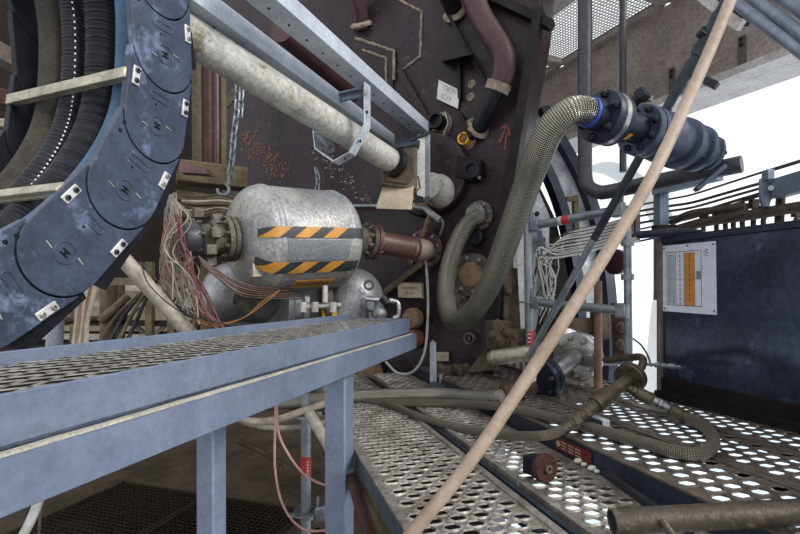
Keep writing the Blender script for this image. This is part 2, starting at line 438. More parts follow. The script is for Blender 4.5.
for s_ in (.6, 1.3, 1.9): part('cross_member', MB().box(B(s_, -.17, HB-.145), (.31, .03, .016), axes=(nd, ud, Z)), 'bench_paint', bench)

# ------------------------------------------------------------------ cable drag chain
B2 = math.radians(21.5); cu = V((math.sin(B2), math.cos(B2), 0)); cn = V((math.cos(B2), -math.sin(B2), 0))
def ch(s, c, z): return cu*s+cn*c+Z*z
def chpx(u, v, c=-1.27):
    k = (u-CX)/F; d = c/(cn.x*k+cn.y); p = P(u, v, d); return p.dot(cu), p.z
piv = [chpx(*q) for q in ((165,55),(157,126),(125,190),(65,253),(-18,303))]
up1 = (piv[0][0]-.015, piv[0][1]+.235); up2 = (up1[0]-.085, up1[1]+.22); up3 = (up2[0]-.15, up2[1]+.18)
dn = (piv[-1][0]-.23, piv[-1][1]-.05)
piv = [up3, up2, up1]+piv+[dn]
cc = ch(piv[5][0], -1.49, 0)
chain = thing('cable_drag_chain', 'big black plastic cable drag chain curving down at the left', 'cable chain', (cc.x, cc.y, piv[-1][1]-.1))
R0 = .113; TH = .026
def link_poly(p0, p1, c):
    "plate from pivot p0 (concave end round the previous disc) to pivot p1 (round end)"
    t = V((p1[0]-p0[0], p1[1]-p0[1])); Ln = t.length; t.normalize(); m = V((-t.y, t.x))
    pts = []
    a_t = math.atan2(t.y, t.x)
    for i in range(25):                      # round end
        a = a_t-math.pi/2+math.pi*i/24; pts.append((p1[0]+R0*math.cos(a), p1[1]+R0*math.sin(a)))
    Rc = R0+.005; h0 = .035
    # side goes up beyond, then concave arc
    e1 = V(p0)+m*R0*1.03+t*h0; pts.append((e1.x, e1.y))
    a0 = math.atan2(e1.y-p0[1], e1.x-p0[0]); e2 = V(p0)-m*R0*1.03+t*h0
    a1 = math.atan2(e2.y-p0[1], e2.x-p0[0])
    while a1 > a0: a1 -= 2*math.pi
    for i in range(21):
        a = a0+(a1-a0)*i/20; pts.append((p0[0]+Rc*math.cos(a), p0[1]+Rc*math.sin(a)))
    pts.append((e2.x, e2.y))
    return [ch(x, c, z) for x, z in pts], t, m
for i in range(len(piv)-1):
    p0, p1 = piv[i], piv[i+1]
    poly, t, m = link_poly(p0, p1, -1.27)
    pl = part('side_plate', MB().prism(poly, cn*-TH), 'chain_plastic', chain, bevel=.003)
    def at(a, b, c=-1.27, p0=p0, t=t, m=m):   # a along from p0, b across (towards the inner side +)
        return ch(p0[0]+t.x*a-m.x*b, c, p0[1]+t.y*a-m.y*b)
    Ln = math.hypot(p1[0]-p0[0], p1[1]-p0[1])
    t3 = cu*t.x+Z*t.y; m3 = -(cu*m.x+Z*m.y)
    # pivot boss with its cross slot
    bs = MB(); c0 = at(Ln, 0)
    ring = []
    bs.tube(circle(c0+cn*.001, t3, m3, .029, 28)+[circle(c0+cn*.001, t3, m3, .029, 28)[0]], .0016, 6)
    part('pivot_boss', bs, 'chain_plastic', pl)
    cr = MB()
    for q in (-.006, .006): cr.box(c0+t3*q+cn*.001, (.004, .024, .003), axes=(t3, m3, cn))
    cr.box(c0+cn*.001, (.012, .007, .003), axes=(t3, m3, cn))
    part('pivot_mark', cr, 'chain_dark', pl)
    for q in (-1, 1): part('index_line', MB().box(c0+m3*q*.043+t3*q*.012+cn*.0008, (.003, .022, .002), axes=(t3+m3*.2, m3-t3*.2, cn)), 'tank_grey', pl)
    # slot outline near the concave end
    sl = []; hw, hr = .024, .011
    c1 = at(R0+.035, .0)
    for k in range(13): a = -math.pi/2+math.pi*k/12; sl.append(c1+m3*(hw+hr*math.cos(a))+t3*hr*math.sin(a))
    for k in range(13): a = math.pi/2+math.pi*k/12; sl.append(c1+m3*(-hw+hr*math.cos(a))+t3*hr*math.sin(a))
    part('slot_rim', MB().tube([q+cn*.0005 for q in sl+[sl[0]]], .0022, 6), 'chain_plastic', pl)
    hs = [(at(R0+.062, .012), .004)]
    if i % 2 == 0: hs += [(at(q+.02, R0*.80), .0065) for q in (.055, .085)]
    for hc, hr_ in hs: part('hole', MB().cyl(hc-cn*.001, hc+cn*.0008, hr_, n=12), 'chain_dark', pl)
    # clips: one on the outer edge of every link, one on the inner edge of every second link
    for b, want in ((-R0*.86, True), (R0*.82, i % 2 == 1)):
        if not want: continue
        k = Ln*.55 if b < 0 else Ln*.52
        c2 = at(k, b)+cn*.003
        cl = MB().box(c2, (.058, .024, .007), axes=(t3, m3, cn))
        o = part('clip', cl, 'clip_white', chain, 'pale metal clip', bevel=.002)
        for q in (-.016, .016): part('clip_bolt', MB().lathe(c2+t3*q+cn*.003, cn, [(0,.008),(.005,.008),(.006,.006),(.006,.004),(.002,.004)], 6), 'bolt_dark' if b > 0 or i % 2 == 1 else 'bolt_steel', o)
    if i % 2 == 1:
        bc = at(Ln*.52, R0*1.0)
        cb = MB().box(bc-cn*.29, (.018, .034, .56), axes=(m3, t3, cn)).box(bc-cn*.29-m3*.012+t3*.014, (.012, .006, .56), axes=(m3, t3, cn))
        part('crossbar', cb, 'alu', chain, 'dusty aluminium crossbar', bevel=.003)
    ob = at(Ln*.55, -R0*.9)
    part('crossbar', MB().box(ob-cn*.29, (.014, .05, .55), axes=(m3, t3, cn)), 'chain_dark', chain)
    # far side plate
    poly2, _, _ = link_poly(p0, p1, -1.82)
    part('side_plate', MB().prism(poly2, cn*-TH), 'chain_dark', chain, bevel=.003)  # far plates coloured near-black: shade inside the chain is painted in
# outer skirt
for i in range(2, len(piv)-2):
    p0, p1 = piv[i], piv[i+1]; t = V((p1[0]-p0[0], p1[1]-p0[1])).normalized(); m = V((-t.y, t.x))
    q = [V(p0)+m*.06, V(p0)+m*(R0+.03), V(p1)-t*.02+m*(R0+.055), V(p1)+t*.02+m*.06]
    part('skirt', MB().prism([ch(x.x, -1.302, x.y) for x in q], cn*-.006), 'chain_dark', chain, 'thin black outer flap')
# hoses lying in the chain
def chain_path(b, c, n=14):
    out = []
    for i in range(len(piv)):
        p = piv[i]; a = piv[max(i-1, 0)]; z = piv[min(i+1, len(piv)-1)]
        t = V((z[0]-a[0], z[1]-a[1])).normalized(); m = V((-t.y, t.x))
        out.append(ch(p[0]-m.x*b, c, p[1]-m.y*b))
    return spline(out, n)
rib = lambda r, d, per: (lambda i, L: r-d*(.5+.5*math.cos(L/per*2*math.pi)))
def dense(path, step):
    out = [path[0]]
    for a, b in zip(path, path[1:]):
        k = max(1, int((b-a).length/step))
        out += [a.lerp(b, j/k) for j in range(1, k+1)]
    return out
solo('hose', MB().tube(chain_path(.06, -1.36), .036, 16), 'rubber_blue', 'teal blue smooth hose inside the drag chain, next to plates', 'hose', 'hoses in the drag chain')
solo('corrugated_hose', MB().tube(dense(chain_path(.047, -1.48), .0035), .05, 20, rf=rib(.058, .005, .014)), 'rubber_black', 'thick black corrugated hose in the drag chain beside the teal hose', 'hose', 'hoses in the drag chain')
t = thing('corrugated_hose', 'thinner black corrugated hose in the drag chain with pale dashed stripe', 'hose', ch(piv[4][0], -1.55, piv[4][1]), 'hoses in the drag chain')
cp = chain_path(.065, -1.60)
part('hose_wall', MB().tube(dense(cp, .0035), .035, 18, rf=rib(.039, .003, .011)), 'rubber_black', t)
dsh = MB(); cpd = dense(cp, .004)
for i in range(0, len(cpd)-3, 4):
    tt = (cpd[i+2]-cpd[i]).normalized(); side = (cn-tt*cn.dot(tt)).normalized(); out_ = (V((0,0,HZ))-cpd[i]); out_ = (out_-tt*out_.dot(tt)).normalized()
    dsh.box(cpd[i]+out_*.0385, (.004, .006, .002), axes=(tt.cross(out_), tt, out_))
part('stripe', dsh, 'mark_white', t, 'pale dashed stripe')
solo('hose', MB().tube(chain_path(.052, -1.715), .05, 16), 'rubber_brown', 'dull brown thick hose in the drag chain, farthest from the plates', 'hose', 'hoses in the drag chain')

# ------------------------------------------------------------------ pipes and rails running up from the hull
t = thing('cross_pipe', 'dirty white thick pipe slanting from drag chain down into the hull', 'pipe', P(437,190,3.2))
part('pipe_body', MB().cyl(P(391,161,2.88), P(150,11,1.63), .070, n=32), 'pipe_white', t)
ax = (P(437,190,3.25)-P(150,11,1.63)).normalized(); e = P(437,190,3.25)
part('collar', MB().lathe(e-ax*.10, ax, [(0,.078),(.0,.088),(.05,.088),(.09,.11),(.2,.115),(.2,.09)], 32), 'pipe_white', t)
def channel(a, b, h, wd, m, name, label, rivets=True):
    a = V(a); b = V(b); axx = (b-a).normalized(); sx = nd-axx*nd.dot(axx); sx.normalize(); uy = axx.cross(sx)
    if uy.z < 0: uy = -uy
    t = thing(name, label, 'rail', a)
    c = (a+b)/2; L = (b-a).length
    web = MB().box(c, (.008, h, L), axes=(sx, uy, axx)).box(c-uy*(h/2-.004)-sx*wd/2, (wd, .008, L), axes=(sx, uy, axx)).box(c+uy*(h/2-.004)-sx*wd/2, (wd, .008, L), axes=(sx, uy, axx))
    part('channel', web, m, t, bevel=.002)
    if rivets:
        me = MB().lathe((0,0,0), uy*-1, [(0,.006),(.003,.005),(.004,.002)], 8).mesh('rivet', V((0,0,0)), ['bolt_dark'])
        for i in range(14):
            o = bpy.data.objects.new('rivet', me); C.objects.link(o); o.parent = t
            o.location = a+axx*L*(i+.5)/14-uy*(h/2)-sx*wd*.55-rootloc(t)
    return t
channel(P(428,127,3.15), P(246,-36,1.60), .07, .10, 'rail_paint', 'support_rail', 'pale grey steel rail, upper of two, ending above the gland box')
channel(P(394,140,3.22), P(185,-16,1.62), .075, .10, 'rail_paint', 'support_rail', 'pale grey steel rail, lower of two, next above the white pipe')
t = solo('brown_pipe', MB().cyl(P(352,92,3.3), P(282,28,2.55), .075, n=24), 'pipe_brown', 'brown pipe seen between the two pale rails', 'pipe')
# strap hanger
hg = thing('pipe_hanger', 'galvanized strap hanger with roller holding the white pipe', 'hanger', P(350,162,2.6))
st = [P(367,84,2.40), P(367,126,2.38), P(352,154,2.38), P(336,163,2.42), P(318,150,2.52), P(316,132,2.60)]
part('strap', MB().ribbon(st, ax*.05, .008), 'strap_galv', hg, bevel=.0015)
part('angle_bar', MB().bar(P(317,103,2.62), P(367,92,2.5), .05, .012, up=nd).bar(P(317,101,2.62), P(367,90,2.5), .008, .05, up=nd), 'tube_blue', hg)
part('roller', MB().lathe(P(318,139,2.62), P(336,152,2.56)-P(318,139,2.62), [(0,.018),(.0,.03),(.012,.034),(.10,.034),(.11,.028),(.11,.012),(.13,.012)], 20), 'gloss_grey', hg)
part('bolt', MB().cyl(P(366,92,2.36), P(366,92,2.46), .012, n=8), 'bolt_steel', hg)
me = MB().lathe((0,0,0), nd, [(0,.008),(.004,.008),(.005,.003)], 10).mesh('rivet', V((0,0,0)), ['bolt_dark'])
for q in ((367,112,2.372), (360,141,2.37), (345,159,2.39)):
    o = bpy.data.objects.new('rivet', me); C.objects.link(o); o.parent = hg; o.location = P(*q)-rootloc(hg)
# ------------------------------------------------------------------ the hull and what is fixed to it
HN = hn
def hp(pix, off=0): return [H(u, v, off) for u, v in pix]
hull = thing('machine_hull', 'huge dark brown steel machine hull with weld seams filling the middle', 'machine', H(400, 420))
part('front_plate', MB().prism(hp([(222,-70),(545,-70),(538,18),(520,118),(497,262),(489,400),(489,430)])+[V((H(489,430).x, H(489,430).y, 0.0)), V((H(392,430).x, H(392,430).y, 0.0))]+hp([(392,425),(222,400)]), -HN*.35), 'hull', hull)
part('edge_flange', MB().prism(hp([(538,14),(546,14),(506,262),(497,400),(487,400),(494,262)], .0), HN*.10), 'hull_edge', hull, 'thick dark edge strip')
part('top_beam', MB().bar(H(474,-10,.04), H(552,26,.04), .05, .08, up=HN), 'hull_edge', hull, 'slanting dark beam at the top corner')
def seam(pts, r=.011, off=.004, m='weld', name='weld_seam'):
    q = dense(hp(pts, off), .02); random.seed(len(pts)+int(pts[0][0]))
    q = [p+V((random.uniform(-1,1), 0, random.uniform(-1,1)))*.0025 for p in q]
    return part(name, MB().tube(q, r, 6, rf=lambda i, L: r*(.7+.5*random.random())), m, hull)
seam([(388,-6),(422,12),(420,57),(399,72)], .010); seam([(399,72),(431,130)], .008)
seam([(355,38),(394,51),(394,80)], .011, .016); seam([(363,50),(386,58),(386,85)], .009, .016)
part('raised_plate', MB().prism(hp([(399,72),(404,70),(437,128),(431,131)], 0), HN*.04), 'hull', hull)
part('raised_plate', MB().prism(hp([(355,38),(394,51),(394,95),(355,80)], 0), HN*.015), 'hull', hull)
part('rib', MB().prism(hp([(434,-10),(438,-10),(490,86),(487,88)], 0), HN*.05), 'hull_edge', hull)
part('fin', MB().prism([H(442,62,0), H(472,54,0), H(472,54,.16), H(444,61,.11)], Z*.012), 'hull_edge', hull, 'thin fin sticking out')
part('fin', MB().prism(hp([(459,60),(462,60),(463,100),(460,100)], 0), HN*.04), 'hull_edge', hull)
random.seed(12); fl = MB()
for k in range(150):
    f = random.random(); u = 245+38*f+random.gauss(0, 5); v = 136+40*f+random.gauss(0, 6); c = H(u, v, 0); r = random.uniform(.006, .022); m = random.randint(4, 6); ph = random.random()*6
    fl.prism([c+ht*math.cos(ph+6.283*q/m)*r*random.uniform(.6,1.2)+Z*math.sin(ph+6.283*q/m)*r*random.uniform(.5,1) for q in range(m)], HN*.004)
part('rust_flecks', fl, 'fleck', hull, 'flaking orange rust', kind='stuff')
fl = MB()
for k in range(90):
    f = random.random(); u = 312+62*f+random.gauss(0, 4); v = 150+62*f*.9+random.gauss(0, 4); c = H(u, v, 0); r = random.uniform(.003, .009)
    fl.prism([c+ht*math.cos(6.283*q/5)*r*random.uniform(.6,1.4)+Z*math.sin(6.283*q/5)*r for q in range(5)], HN*.003)
part('dust_flecks', fl, 'weld', hull, 'pale dust specks', kind='stuff')
# big round boss behind the rail ends
c = H(432,176); part('round_boss', MB().lathe(c-HN*.02, HN, [(0,.30),(.06,.30),(.09,.285),(.10,.25),(.10,.1)], 40), 'hull', hull)
# spray-painted red arrow on the edge strip
rd = MB()
for a, b in (((500,143),(507,124)),((507,124),(510,136)),((507,124),(501,129)),((505,150),(507,132))): rd.bar(H(*a,.006), H(*b,.006), .016, .003, up=HN)
part('arrow_mark', rd, 'arrow_red', hull, 'faded red arrow sprayed on')

def stub(u, v, r, L, m, name, label, cat, ax=None, collar=True, mcol='weld', hole='chain_dark'):
    c = H(u, v, 0); ax = V(ax).normalized() if ax is not None else HN
    t = thing(name, label, cat, c)
    if collar: part('collar', MB().lathe(c-ax*.01, ax, [(0,r*1.5),(.012,r*1.5),(.03,r*1.08)], 24), mcol, t)
    part('body', MB().lathe(c-ax*.03, ax, [(0,r),(L+.03,r),(L+.03,r*.72),(L-.01,r*.7),(L-.01,.0001)], 24), m, t)
    return t, c+ax*L
stub(362,24,.062,.40,'pipe_brown','stub_pipe','brown stub pipe welded on hull at the top centre','pipe', ax=HN*.55+V((.12,0,.62)))
stub(455,12,.06,.14,'hull_edge','stub_pipe','short dark stub beside the bent brown pipe at the top','pipe', ax=HN+V((0,0,.5)))
t, e = stub(441,124,.055,.10,'black_paint','plug','round black plug with clip right of the rail ends','plug')
part('clip', MB().ribbon([H(446,112,.11), H(449,124,.12), H(444,136,.11)], HN*.03, .006), 'bolt_steel', t)
t, e = stub(467,141,.042,.07,'yellow','sight_cap','round yellow cap below the bent brown pipe','cap')
part('crossbar', MB().bar(e+Z*.035-ht*.01, e-Z*.035+ht*.01, .012, .012), 'rust', t); part('slot', MB().box(e, (.03,.03,.004), axes=(ht, Z, HN)), 'clay', t)
t = thing('junction_box', 'small dark angular steel box on hull below yellow cap', 'box', H(476,172))
part('body', MB().prism(hp([(462,158),(485,162),(486,176),(477,184),(460,180)]), HN*.09), 'hull_edge', t, bevel=.006)
part('lid', MB().lathe(H(474,171,.085), HN, [(0,.055),(.05,.055),(.05,.04),(.03,.038),(.03,.001)], 20), 'black_paint', t)
part('bolt', MB().lathe(H(480,178,.08), HN, [(0,.012),(.02,.012)], 6), 'bolt_steel', t)
for i, (u, v, lb) in enumerate(((472,84,'upper small ringed boss right of the sign plate'),(471,97,'lower small ringed boss right of the sign plate'),(397,97,'small weld stub on hull beside the raised frame seam'))):
    c = H(u, v); t = solo('boss', MB().lathe(c-HN*.005, HN, [(0,.03),(.01,.028),(.014,.018),(.006,.014),(.006,.001)], 16), 'weld', lb, 'boss')
# bent brown pipe
t = thing('bent_pipe', 'bent brown pipe with black lower end running down the hull', 'pipe', H(478,128))
pp = [H(452,-55,.16), H(478,10,.16), H(493,36,.16), H(503,54,.155), H(503,74,.145), H(497,90,.13)]
part('upper_section', MB().tube(spline(pp, 10), .072, 20), 'pipe_brown', t)
part('clamp_ring', MB().cyl(H(499.5,83,.135), H(496,92,.13), .079, n=22), 'weld', t)
part('lower_section', MB().tube([H(497,90,.13), H(488,108,.10), H(478,130,.02)], .056, 20), 'black_paint', t, 'glossy black lower section')
part('weld_collar', MB().lathe(H(477,130,-.01), (H(488,108,.1)-H(478,130,.02)), [(0,.10),(.02,.095),(.05,.07)], 20), 'weld', t)
part('bracket', MB().prism(hp([(461,118),(464,114),(476,138),(472,141)], .02), HN*.06), 'hull_edge', t)
# sign plates
t = thing('sign_plate', 'tilted pale metal plate lettered OE 91 C 19 on the hull', 'sign', H(449,93))
q = hp([(439,80),(460.5,90.5),(458,109),(437,99)], .02); part('plate', MB().prism(q, HN*.006), 'sign_white', t, bevel=.001)
xd = (q[1]-q[0]).normalized(); yd = (q[0]-q[3]).normalized(); cq = (q[0]+q[2])/2+HN*.0066
yd = HN.cross(xd) if HN.cross(xd).z > 0 else xd.cross(HN)
part('lettering', text_mb('OE 91', cq+yd*.027, xd, yd, .042), 'ink_soft', t); part('lettering', text_mb('C 19', cq-yd*.027, xd, yd, .042), 'ink_soft', t)
me = MB().lathe((0,0,0), HN, [(0,.007),(.003,.006)], 8).mesh('screw', V((0,0,0)), ['ink'])
for i in range(4):
    o = bpy.data.objects.new('screw', me); C.objects.link(o); o.parent = t; o.location = cq+(q[i]-cq)*.84+HN*.001-rootloc(t)
t = thing('sign_plate', 'tan lettered label plate reading Futterstärke below the red pipe', 'sign', H(410,290))
q = hp([(398,283),(422,284),(422.5,298),(399,297.5)], .03); part('plate', MB().prism(q, HN*.01), 'sign_tan', t, bevel=.001)
xd = ht; yd = Z; cq = (q[0]+q[2])/2+HN*.0106
part('lettering', text_mb('Futterstärke', cq+Z*.018, xd, yd, .027), 'ink', t); part('lettering', text_mb('45 cm', cq-Z*.02, xd, yd, .026), 'ink', t)
part('frame', MB().bar(H(397.5,282.3,.028), H(422.7,283.3,.028), .008, .02, up=HN).bar(H(422.7,283.3,.028), H(423.2,298.6,.028), .008, .02, up=HN), 'weld', t)
t = thing('sign_plate', 'small yellowed label plate low on hull behind the upright bracket', 'sign', H(443,358))
q = hp([(437,352),(449,352),(449,361),(437,361)], .02); part('plate', MB().prism(q, HN*.005), 'sign_tan', t)
part('lettering', text_mb('45 cm', (q[0]+q[2])/2+HN*.0056, ht, Z, .022), 'ink', t)
# gland box, tray, white bracket
g0 = P(405,163,2.90)
t = thing('gland_box', 'square dirty gland box with flap tray where the white pipe enters the hull', 'box', g0)
part('body', MB().prism([P(381,148,2.88), P(417,142,2.88), P(417,190,2.88), P(381,184,2.88)], V((.0,.12,0))), 'flange_dirty', t, bevel=.008)
part('top_flange', MB().prism([P(379,147,2.86), P(420,140,2.86), P(420,144,2.86), P(379,151,2.86)], V((.0,.1,0))), 'plank_dark', t)
part('gasket', MB().lathe(P(391.5,161.5,2.86), ax, [(0,.071),(.0,.085),(.03,.095),(.05,.08)], 28), 'hull_edge', t, 'dark rubber ring')
part('cracked_cover', MB().prism([P(387,152,2.865), P(413,148,2.865), P(414,176,2.865), P(407,184,2.865), P(386,181,2.865)], V((.0,.014,0))), 'dirt', t, bevel=.003)
part('tray', MB().prism([P(383,187,2.96), P(414,184,2.9), P(412,210,2.78), P(376,209,2.86)], Z*.014), 'sign_tan', t, 'tan flap tray', bevel=.003)
part('hinge', MB().ribbon([P(418,176,2.9), P(420,188,2.9), P(412,194,2.86), P(414,200,2.85)], HN*.012, .006), 'rust', t)
t = thing('channel_bracket', 'upright white channel bracket under the end of the upper rail', 'bracket', P(425,196,2.98))
part('web', MB().prism([P(417.5,135,2.98), P(425,133,2.98), P(425,197,2.98), P(417,195,2.98)], -HN*.02), 'pipe_white', t)
part('flange', MB().prism([P(425,133,2.98), P(430,131,2.96), P(430,196,2.96), P(425,197,2.98)], V((0,.12,0))), 'strap_galv', t, bevel=.002)
part('top_plate', MB().prism([P(388,146,3.0), P(430,131,2.96), P(430,134,2.96), P(388,149,3.0)], V((0,.12,0))), 'plank_dark', t)
# thin conduit behind the tank
solo('conduit', MB().tube([H(330,206,.05), H(384,206,.05)], .014, 10), 'lance_steel', 'thin horizontal conduit on hull behind the striped tank', 'conduit')
solo('flat_bar', MB().bar(H(352,318,.04), H(441,248,.04), .04, .02, up=HN), 'olive', 'slanting flat bar on hull behind the red pipe', 'bar')
# gas tap
t = thing('tap', 'pale corroded tap valve above the red pipe flange', 'tap', H(425,232))
part('stem', MB().tube([H(423,236,.03), H(427,224,.1), H(430,214,.12)], .018, 10), 'clay', t); part('barrel', MB().tube([H(414,206,.12), H(424,207,.12), H(432,214,.13), H(440,220,.13)], .022, 12), 'tank_grey', t)
part('handle', MB().bar(H(427,204,.15), H(415,204,.15), .018, .012), 'clay', t)

# flanged hose outlet with little valve
fc = H(480,216); t = thing('outlet_flange', 'round bolted flange on hull where the braided hose ends', 'flange', fc)
part('ring', MB().lathe(fc-HN*.01, HN, [(0,.10),(.035,.10),(.04,.095),(.04,.06)], 32), 'flange_dirty', t)
bolts(t, fc+HN*.03, HN, .08, 8, .012, .012, 'bolt_steel')
part('neck', MB().lathe(fc, HN, [(0,.066),(.09,.066)], 24), 'steel', t)
c2 = H(478,238); t = thing('drain_valve', 'small dark drain valve directly below the hose outlet flange', 'valve', c2)
part('body', MB().lathe(c2-HN*.01, HN, [(0,.05),(.04,.06),(.09,.06),(.1,.05),(.1,.02)], 20), 'black_paint', t)
part('stem', MB().cyl(c2+HN*.06+Z*.03, c2+HN*.06+Z*.11, .022, n=12), 'bolt_steel', t); part('nut', MB().lathe(c2+HN*.1-Z*.02, HN, [(0,.03),(.02,.03)], 6), 'bolt_dark', t)
def blind(u, v, r, nb, label, centre='clay'):
    c = H(u, v); t = thing('blind_flange', label, 'flange', c)
    part('disc', MB().lathe(c-HN*.01, HN, [(0,r),(.055,r),(.06,r*.96),(.06,.001)], 36), 'flange_dirty', t)
    part('cover', MB().lathe(c+HN*.055, HN, [(0,r*.58),(.012,r*.56),(.016,r*.5),(.016,.001)], 28), centre, t, 'pale crusted centre')
    bolts(t, c+HN*.06, HN, r*.78, nb, r*.1, .016, 'bolt_steel'); return t
blind(474,275,.145,8,'large bolted blind flange behind the loop of braided hose')
blind(459,299,.075,6,'small bolted blind flange below left of the large one','flange_dirty')
blind(455,312,.045,6,'smallest bolted blind flange by the bottom of the hose loop','flange_dirty')
c = H(472,338); solo('ring_eye', MB().tube(circle(c+HN*.05, ht, Z, .035, 16)+[circle(c+HN*.05, ht, Z, .035, 16)[0]], .009, 8).bar(c, c+HN*.05, .02, .02), 'flange_dirty', 'small lifting ring on hull below the hose loop', 'ring')
for (u, v, r, lb, m_) in ((416,318,.075,'round ochre plug in hull above the rusty one','clay'),(417,338,.07,'rusty round plug just below the ochre plug','rust'),(374,372,.10,'large ochre round cap low beside the right bench leg','clay')):
    c = H(u, v); t = thing('round_plug', lb, 'plug', c)
    part('plug_body', MB().lathe(c-HN*.02, HN, [(0,r),(.08,r),(.11,r*.85),(.12,r*.4),(.12,.001)], 24), m_, t)
    part('lip', MB().lathe(c-HN*.01, HN, [(0,r*1.12),(.03,r*1.12),(.04,r)], 24), 'hull_edge', t)
solo('cable', MB().tube(spline([H(425,252,.1), H(427,275,.1), H(428,310,.09), H(425,350,.1), H(414,371,.16), H(398,373,.18), H(386,362,.1)], 10), .009, 8), 'grid_light', 'grey thin cable hanging from red pipe flange and looping left', 'cable')

# ------------------------------------------------------------------ striped tank and red pipe
T0 = P(234,239,2.46); T1 = P(343,240,2.90); tx = (T1-T0).normalized(); TL = (T1-T0).length
TR = .283; TD = .13; TE = .09
tank = thing('pressure_tank', 'grey cylindrical tank with black and yellow hazard stripes', 'tank', (T0+T1)/2-Z*TR)
prof = []
for i in range(15):
    a = math.pi/2*i/14; prof.append((.0+TD*(1-math.cos(a)), TR*(.30+.70*math.sin(a))))
prof += [(TL-TE+TE*math.sin(math.pi/2*i/14), TR*(.35+.65*math.cos(math.pi/2*i/14))) for i in range(15)]
part('shell', MB().lathe(T0, tx, prof, 56), 'tank_grey', tank)
for tt in (TD+.01, TL-TE-.02): part('weld_ring', MB().lathe(T0+tx*tt, tx, [(-.018,TR*.999),(-.01,TR*1.02),(.01,TR*1.02),(.018,TR*.999)], 56, cap=False), 'tank_grey', tank)
ty = Z.cross(tx).normalized()
if ty.y > 0: ty = -ty                      # towards the viewer
def onT(t, a, r): return T0+tx*t+(ty*math.cos(a)+Z*math.sin(a))*r
def patch(t0, t1, a0, a1, r, th, shear=0, nt=10, na=6):
    mb = MB(); vs = []
    for rr in (r, r+th):
        for i in range(nt+1):
            for j in range(na+1):
                f = j/na; a = a0+(a1-a0)*f
                tt = t0+(t1-t0)*i/nt+shear*(f-.5)
                rl = rr
                if tt < TD: rl = rr-TR+interp(prof, tt)
                if tt > TL-TE: rl = rr-TR+interp(prof, tt)
                vs.append(onT(tt, a, rl))
    n1 = (nt+1)*(na+1); I = lambda k, i, j: k*n1+i*(na+1)+j; fs = []
    for i in range(nt):
        for j in range(na):
            fs.append((I(1,i,j), I(1,i+1,j), I(1,i+1,j+1), I(1,i,j+1))); fs.append((I(0,i,j), I(0,i,j+1), I(0,i+1,j+1), I(0,i+1,j)))
    for i in range(nt):
        fs.append((I(0,i,0), I(0,i+1,0), I(1,i+1,0), I(1,i,0))); fs.append((I(0,i,na), I(1,i,na), I(1,i+1,na), I(0,i+1,na)))
    for j in range(na):
        fs.append((I(0,0,j), I(1,0,j), I(1,0,j+1), I(0,0,j+1))); fs.append((I(0,nt,j), I(0,nt,j+1), I(1,nt,j+1), I(1,nt,j)))
    mb.add(vs, fs); return mb
def interp(pr, t):
    for (a, r0), (b, r1) in zip(pr, pr[1:]):
        if a <= t <= b and b > a: return r0+(r1-r0)*(t-a)/(b-a)
    return pr[-1][1]
def av(v): return math.asin(max(-1, min(1, v)))
for (lo, hi) in ((av(-.05), av(.14)), (av(-.66), av(-.47))):
    tape = part('hazard_tape', patch(.03, TL-.035, lo, hi, TR+.004, .002, 0, 40), 'tape_black', tank, 'black tape band')
    k = .06
    while k < TL-.13:
        part('stripe', patch(k, k+.085, lo, hi, TR+.0062, .001, .075, 8), 'tape_yellow', tape, 'yellow slanted stripe'); k += .165
part('patch_plate', patch(TD+.03, TL-TE-.05, av(-.44), av(-.09), TR+.001, .003, 0, 24), 'tank_band', tank, 'smooth grey rectangle between tapes')
lab = part('warning_label', patch(.26, .50, av(-.93), av(-.80), TR+.003, .002, 0, 8), 'tape_yellow', tank, 'orange label')
for j in range(9): part('print_mark', patch(.275+j*.023, .275+j*.023+.012, av(-.90), av(-.84) if j % 3 else av(-.82), TR+.0052, .001, 0, 2, 2), 'ink', lab)
tb = onT(.05, av(-.72), TR*.80)
part('lug', MB().box(tb, (.05,.03,.07), axes=(tx, ty, Z)), 'alu', tank)
eR = T1+tx*.0
part('end_neck', MB().lathe(T1-tx*.08, tx, [(0,.13),(.09,.13),(.13,.105),(.20,.10),(.205,.085),(.27,.085)], 28), 'flange_dirty', tank)
# dark stained inlet end flange at the left
# flange pair and red pipe to the hull
Hc = H(425,250); px0 = T1+tx*.175
rp = thing('connecting_pipe', 'short red-brown flanged pipe between striped tank and hull', 'pipe', (px0+Hc)/2)
px = (P(418,248,3.25)-px0).normalized()
for k in (0, .035):
    f = part('flange', MB().lathe(px0+px*k, px, [(0,.06),(0,.118),(.028,.118),(.028,.06)], 36), 'flange_dirty' if k == 0 else 'pipe_red', rp)
bolts(rp, px0, -px, .095, 10, .013, .012, 'bolt_steel'); bolts(rp, px0+px*.063, px, .095, 10, .013, .012, 'bolt_steel')
pe = P(414,248.5,3.16)
part('straight', MB().cyl(px0+px*.05, pe, .073, n=26), 'pipe_red', rp)
part('elbow', MB().tube(spline([pe-px*.02, pe+px*.06, P(425,250.5,3.27)-HN*.0, Hc+HN*.02], 8), .071, 22), 'pipe_pale', rp, 'lighter elbow')
part('weld_band', MB().lathe(pe-px*.012, px, [(0,.073),(.004,.079),(.02,.079),(.024,.073)], 26, cap=False), 'pipe_red', rp)
part('hull_flange', MB().lathe(Hc-HN*.005, HN, [(0,.145),(.03,.145),(.033,.14),(.033,.06)], 36), 'pipe_brown', rp, 'dark round flange on hull'); bolts(rp, Hc+HN*.03, HN, .118, 10, .013, .012, 'bolt_steel')

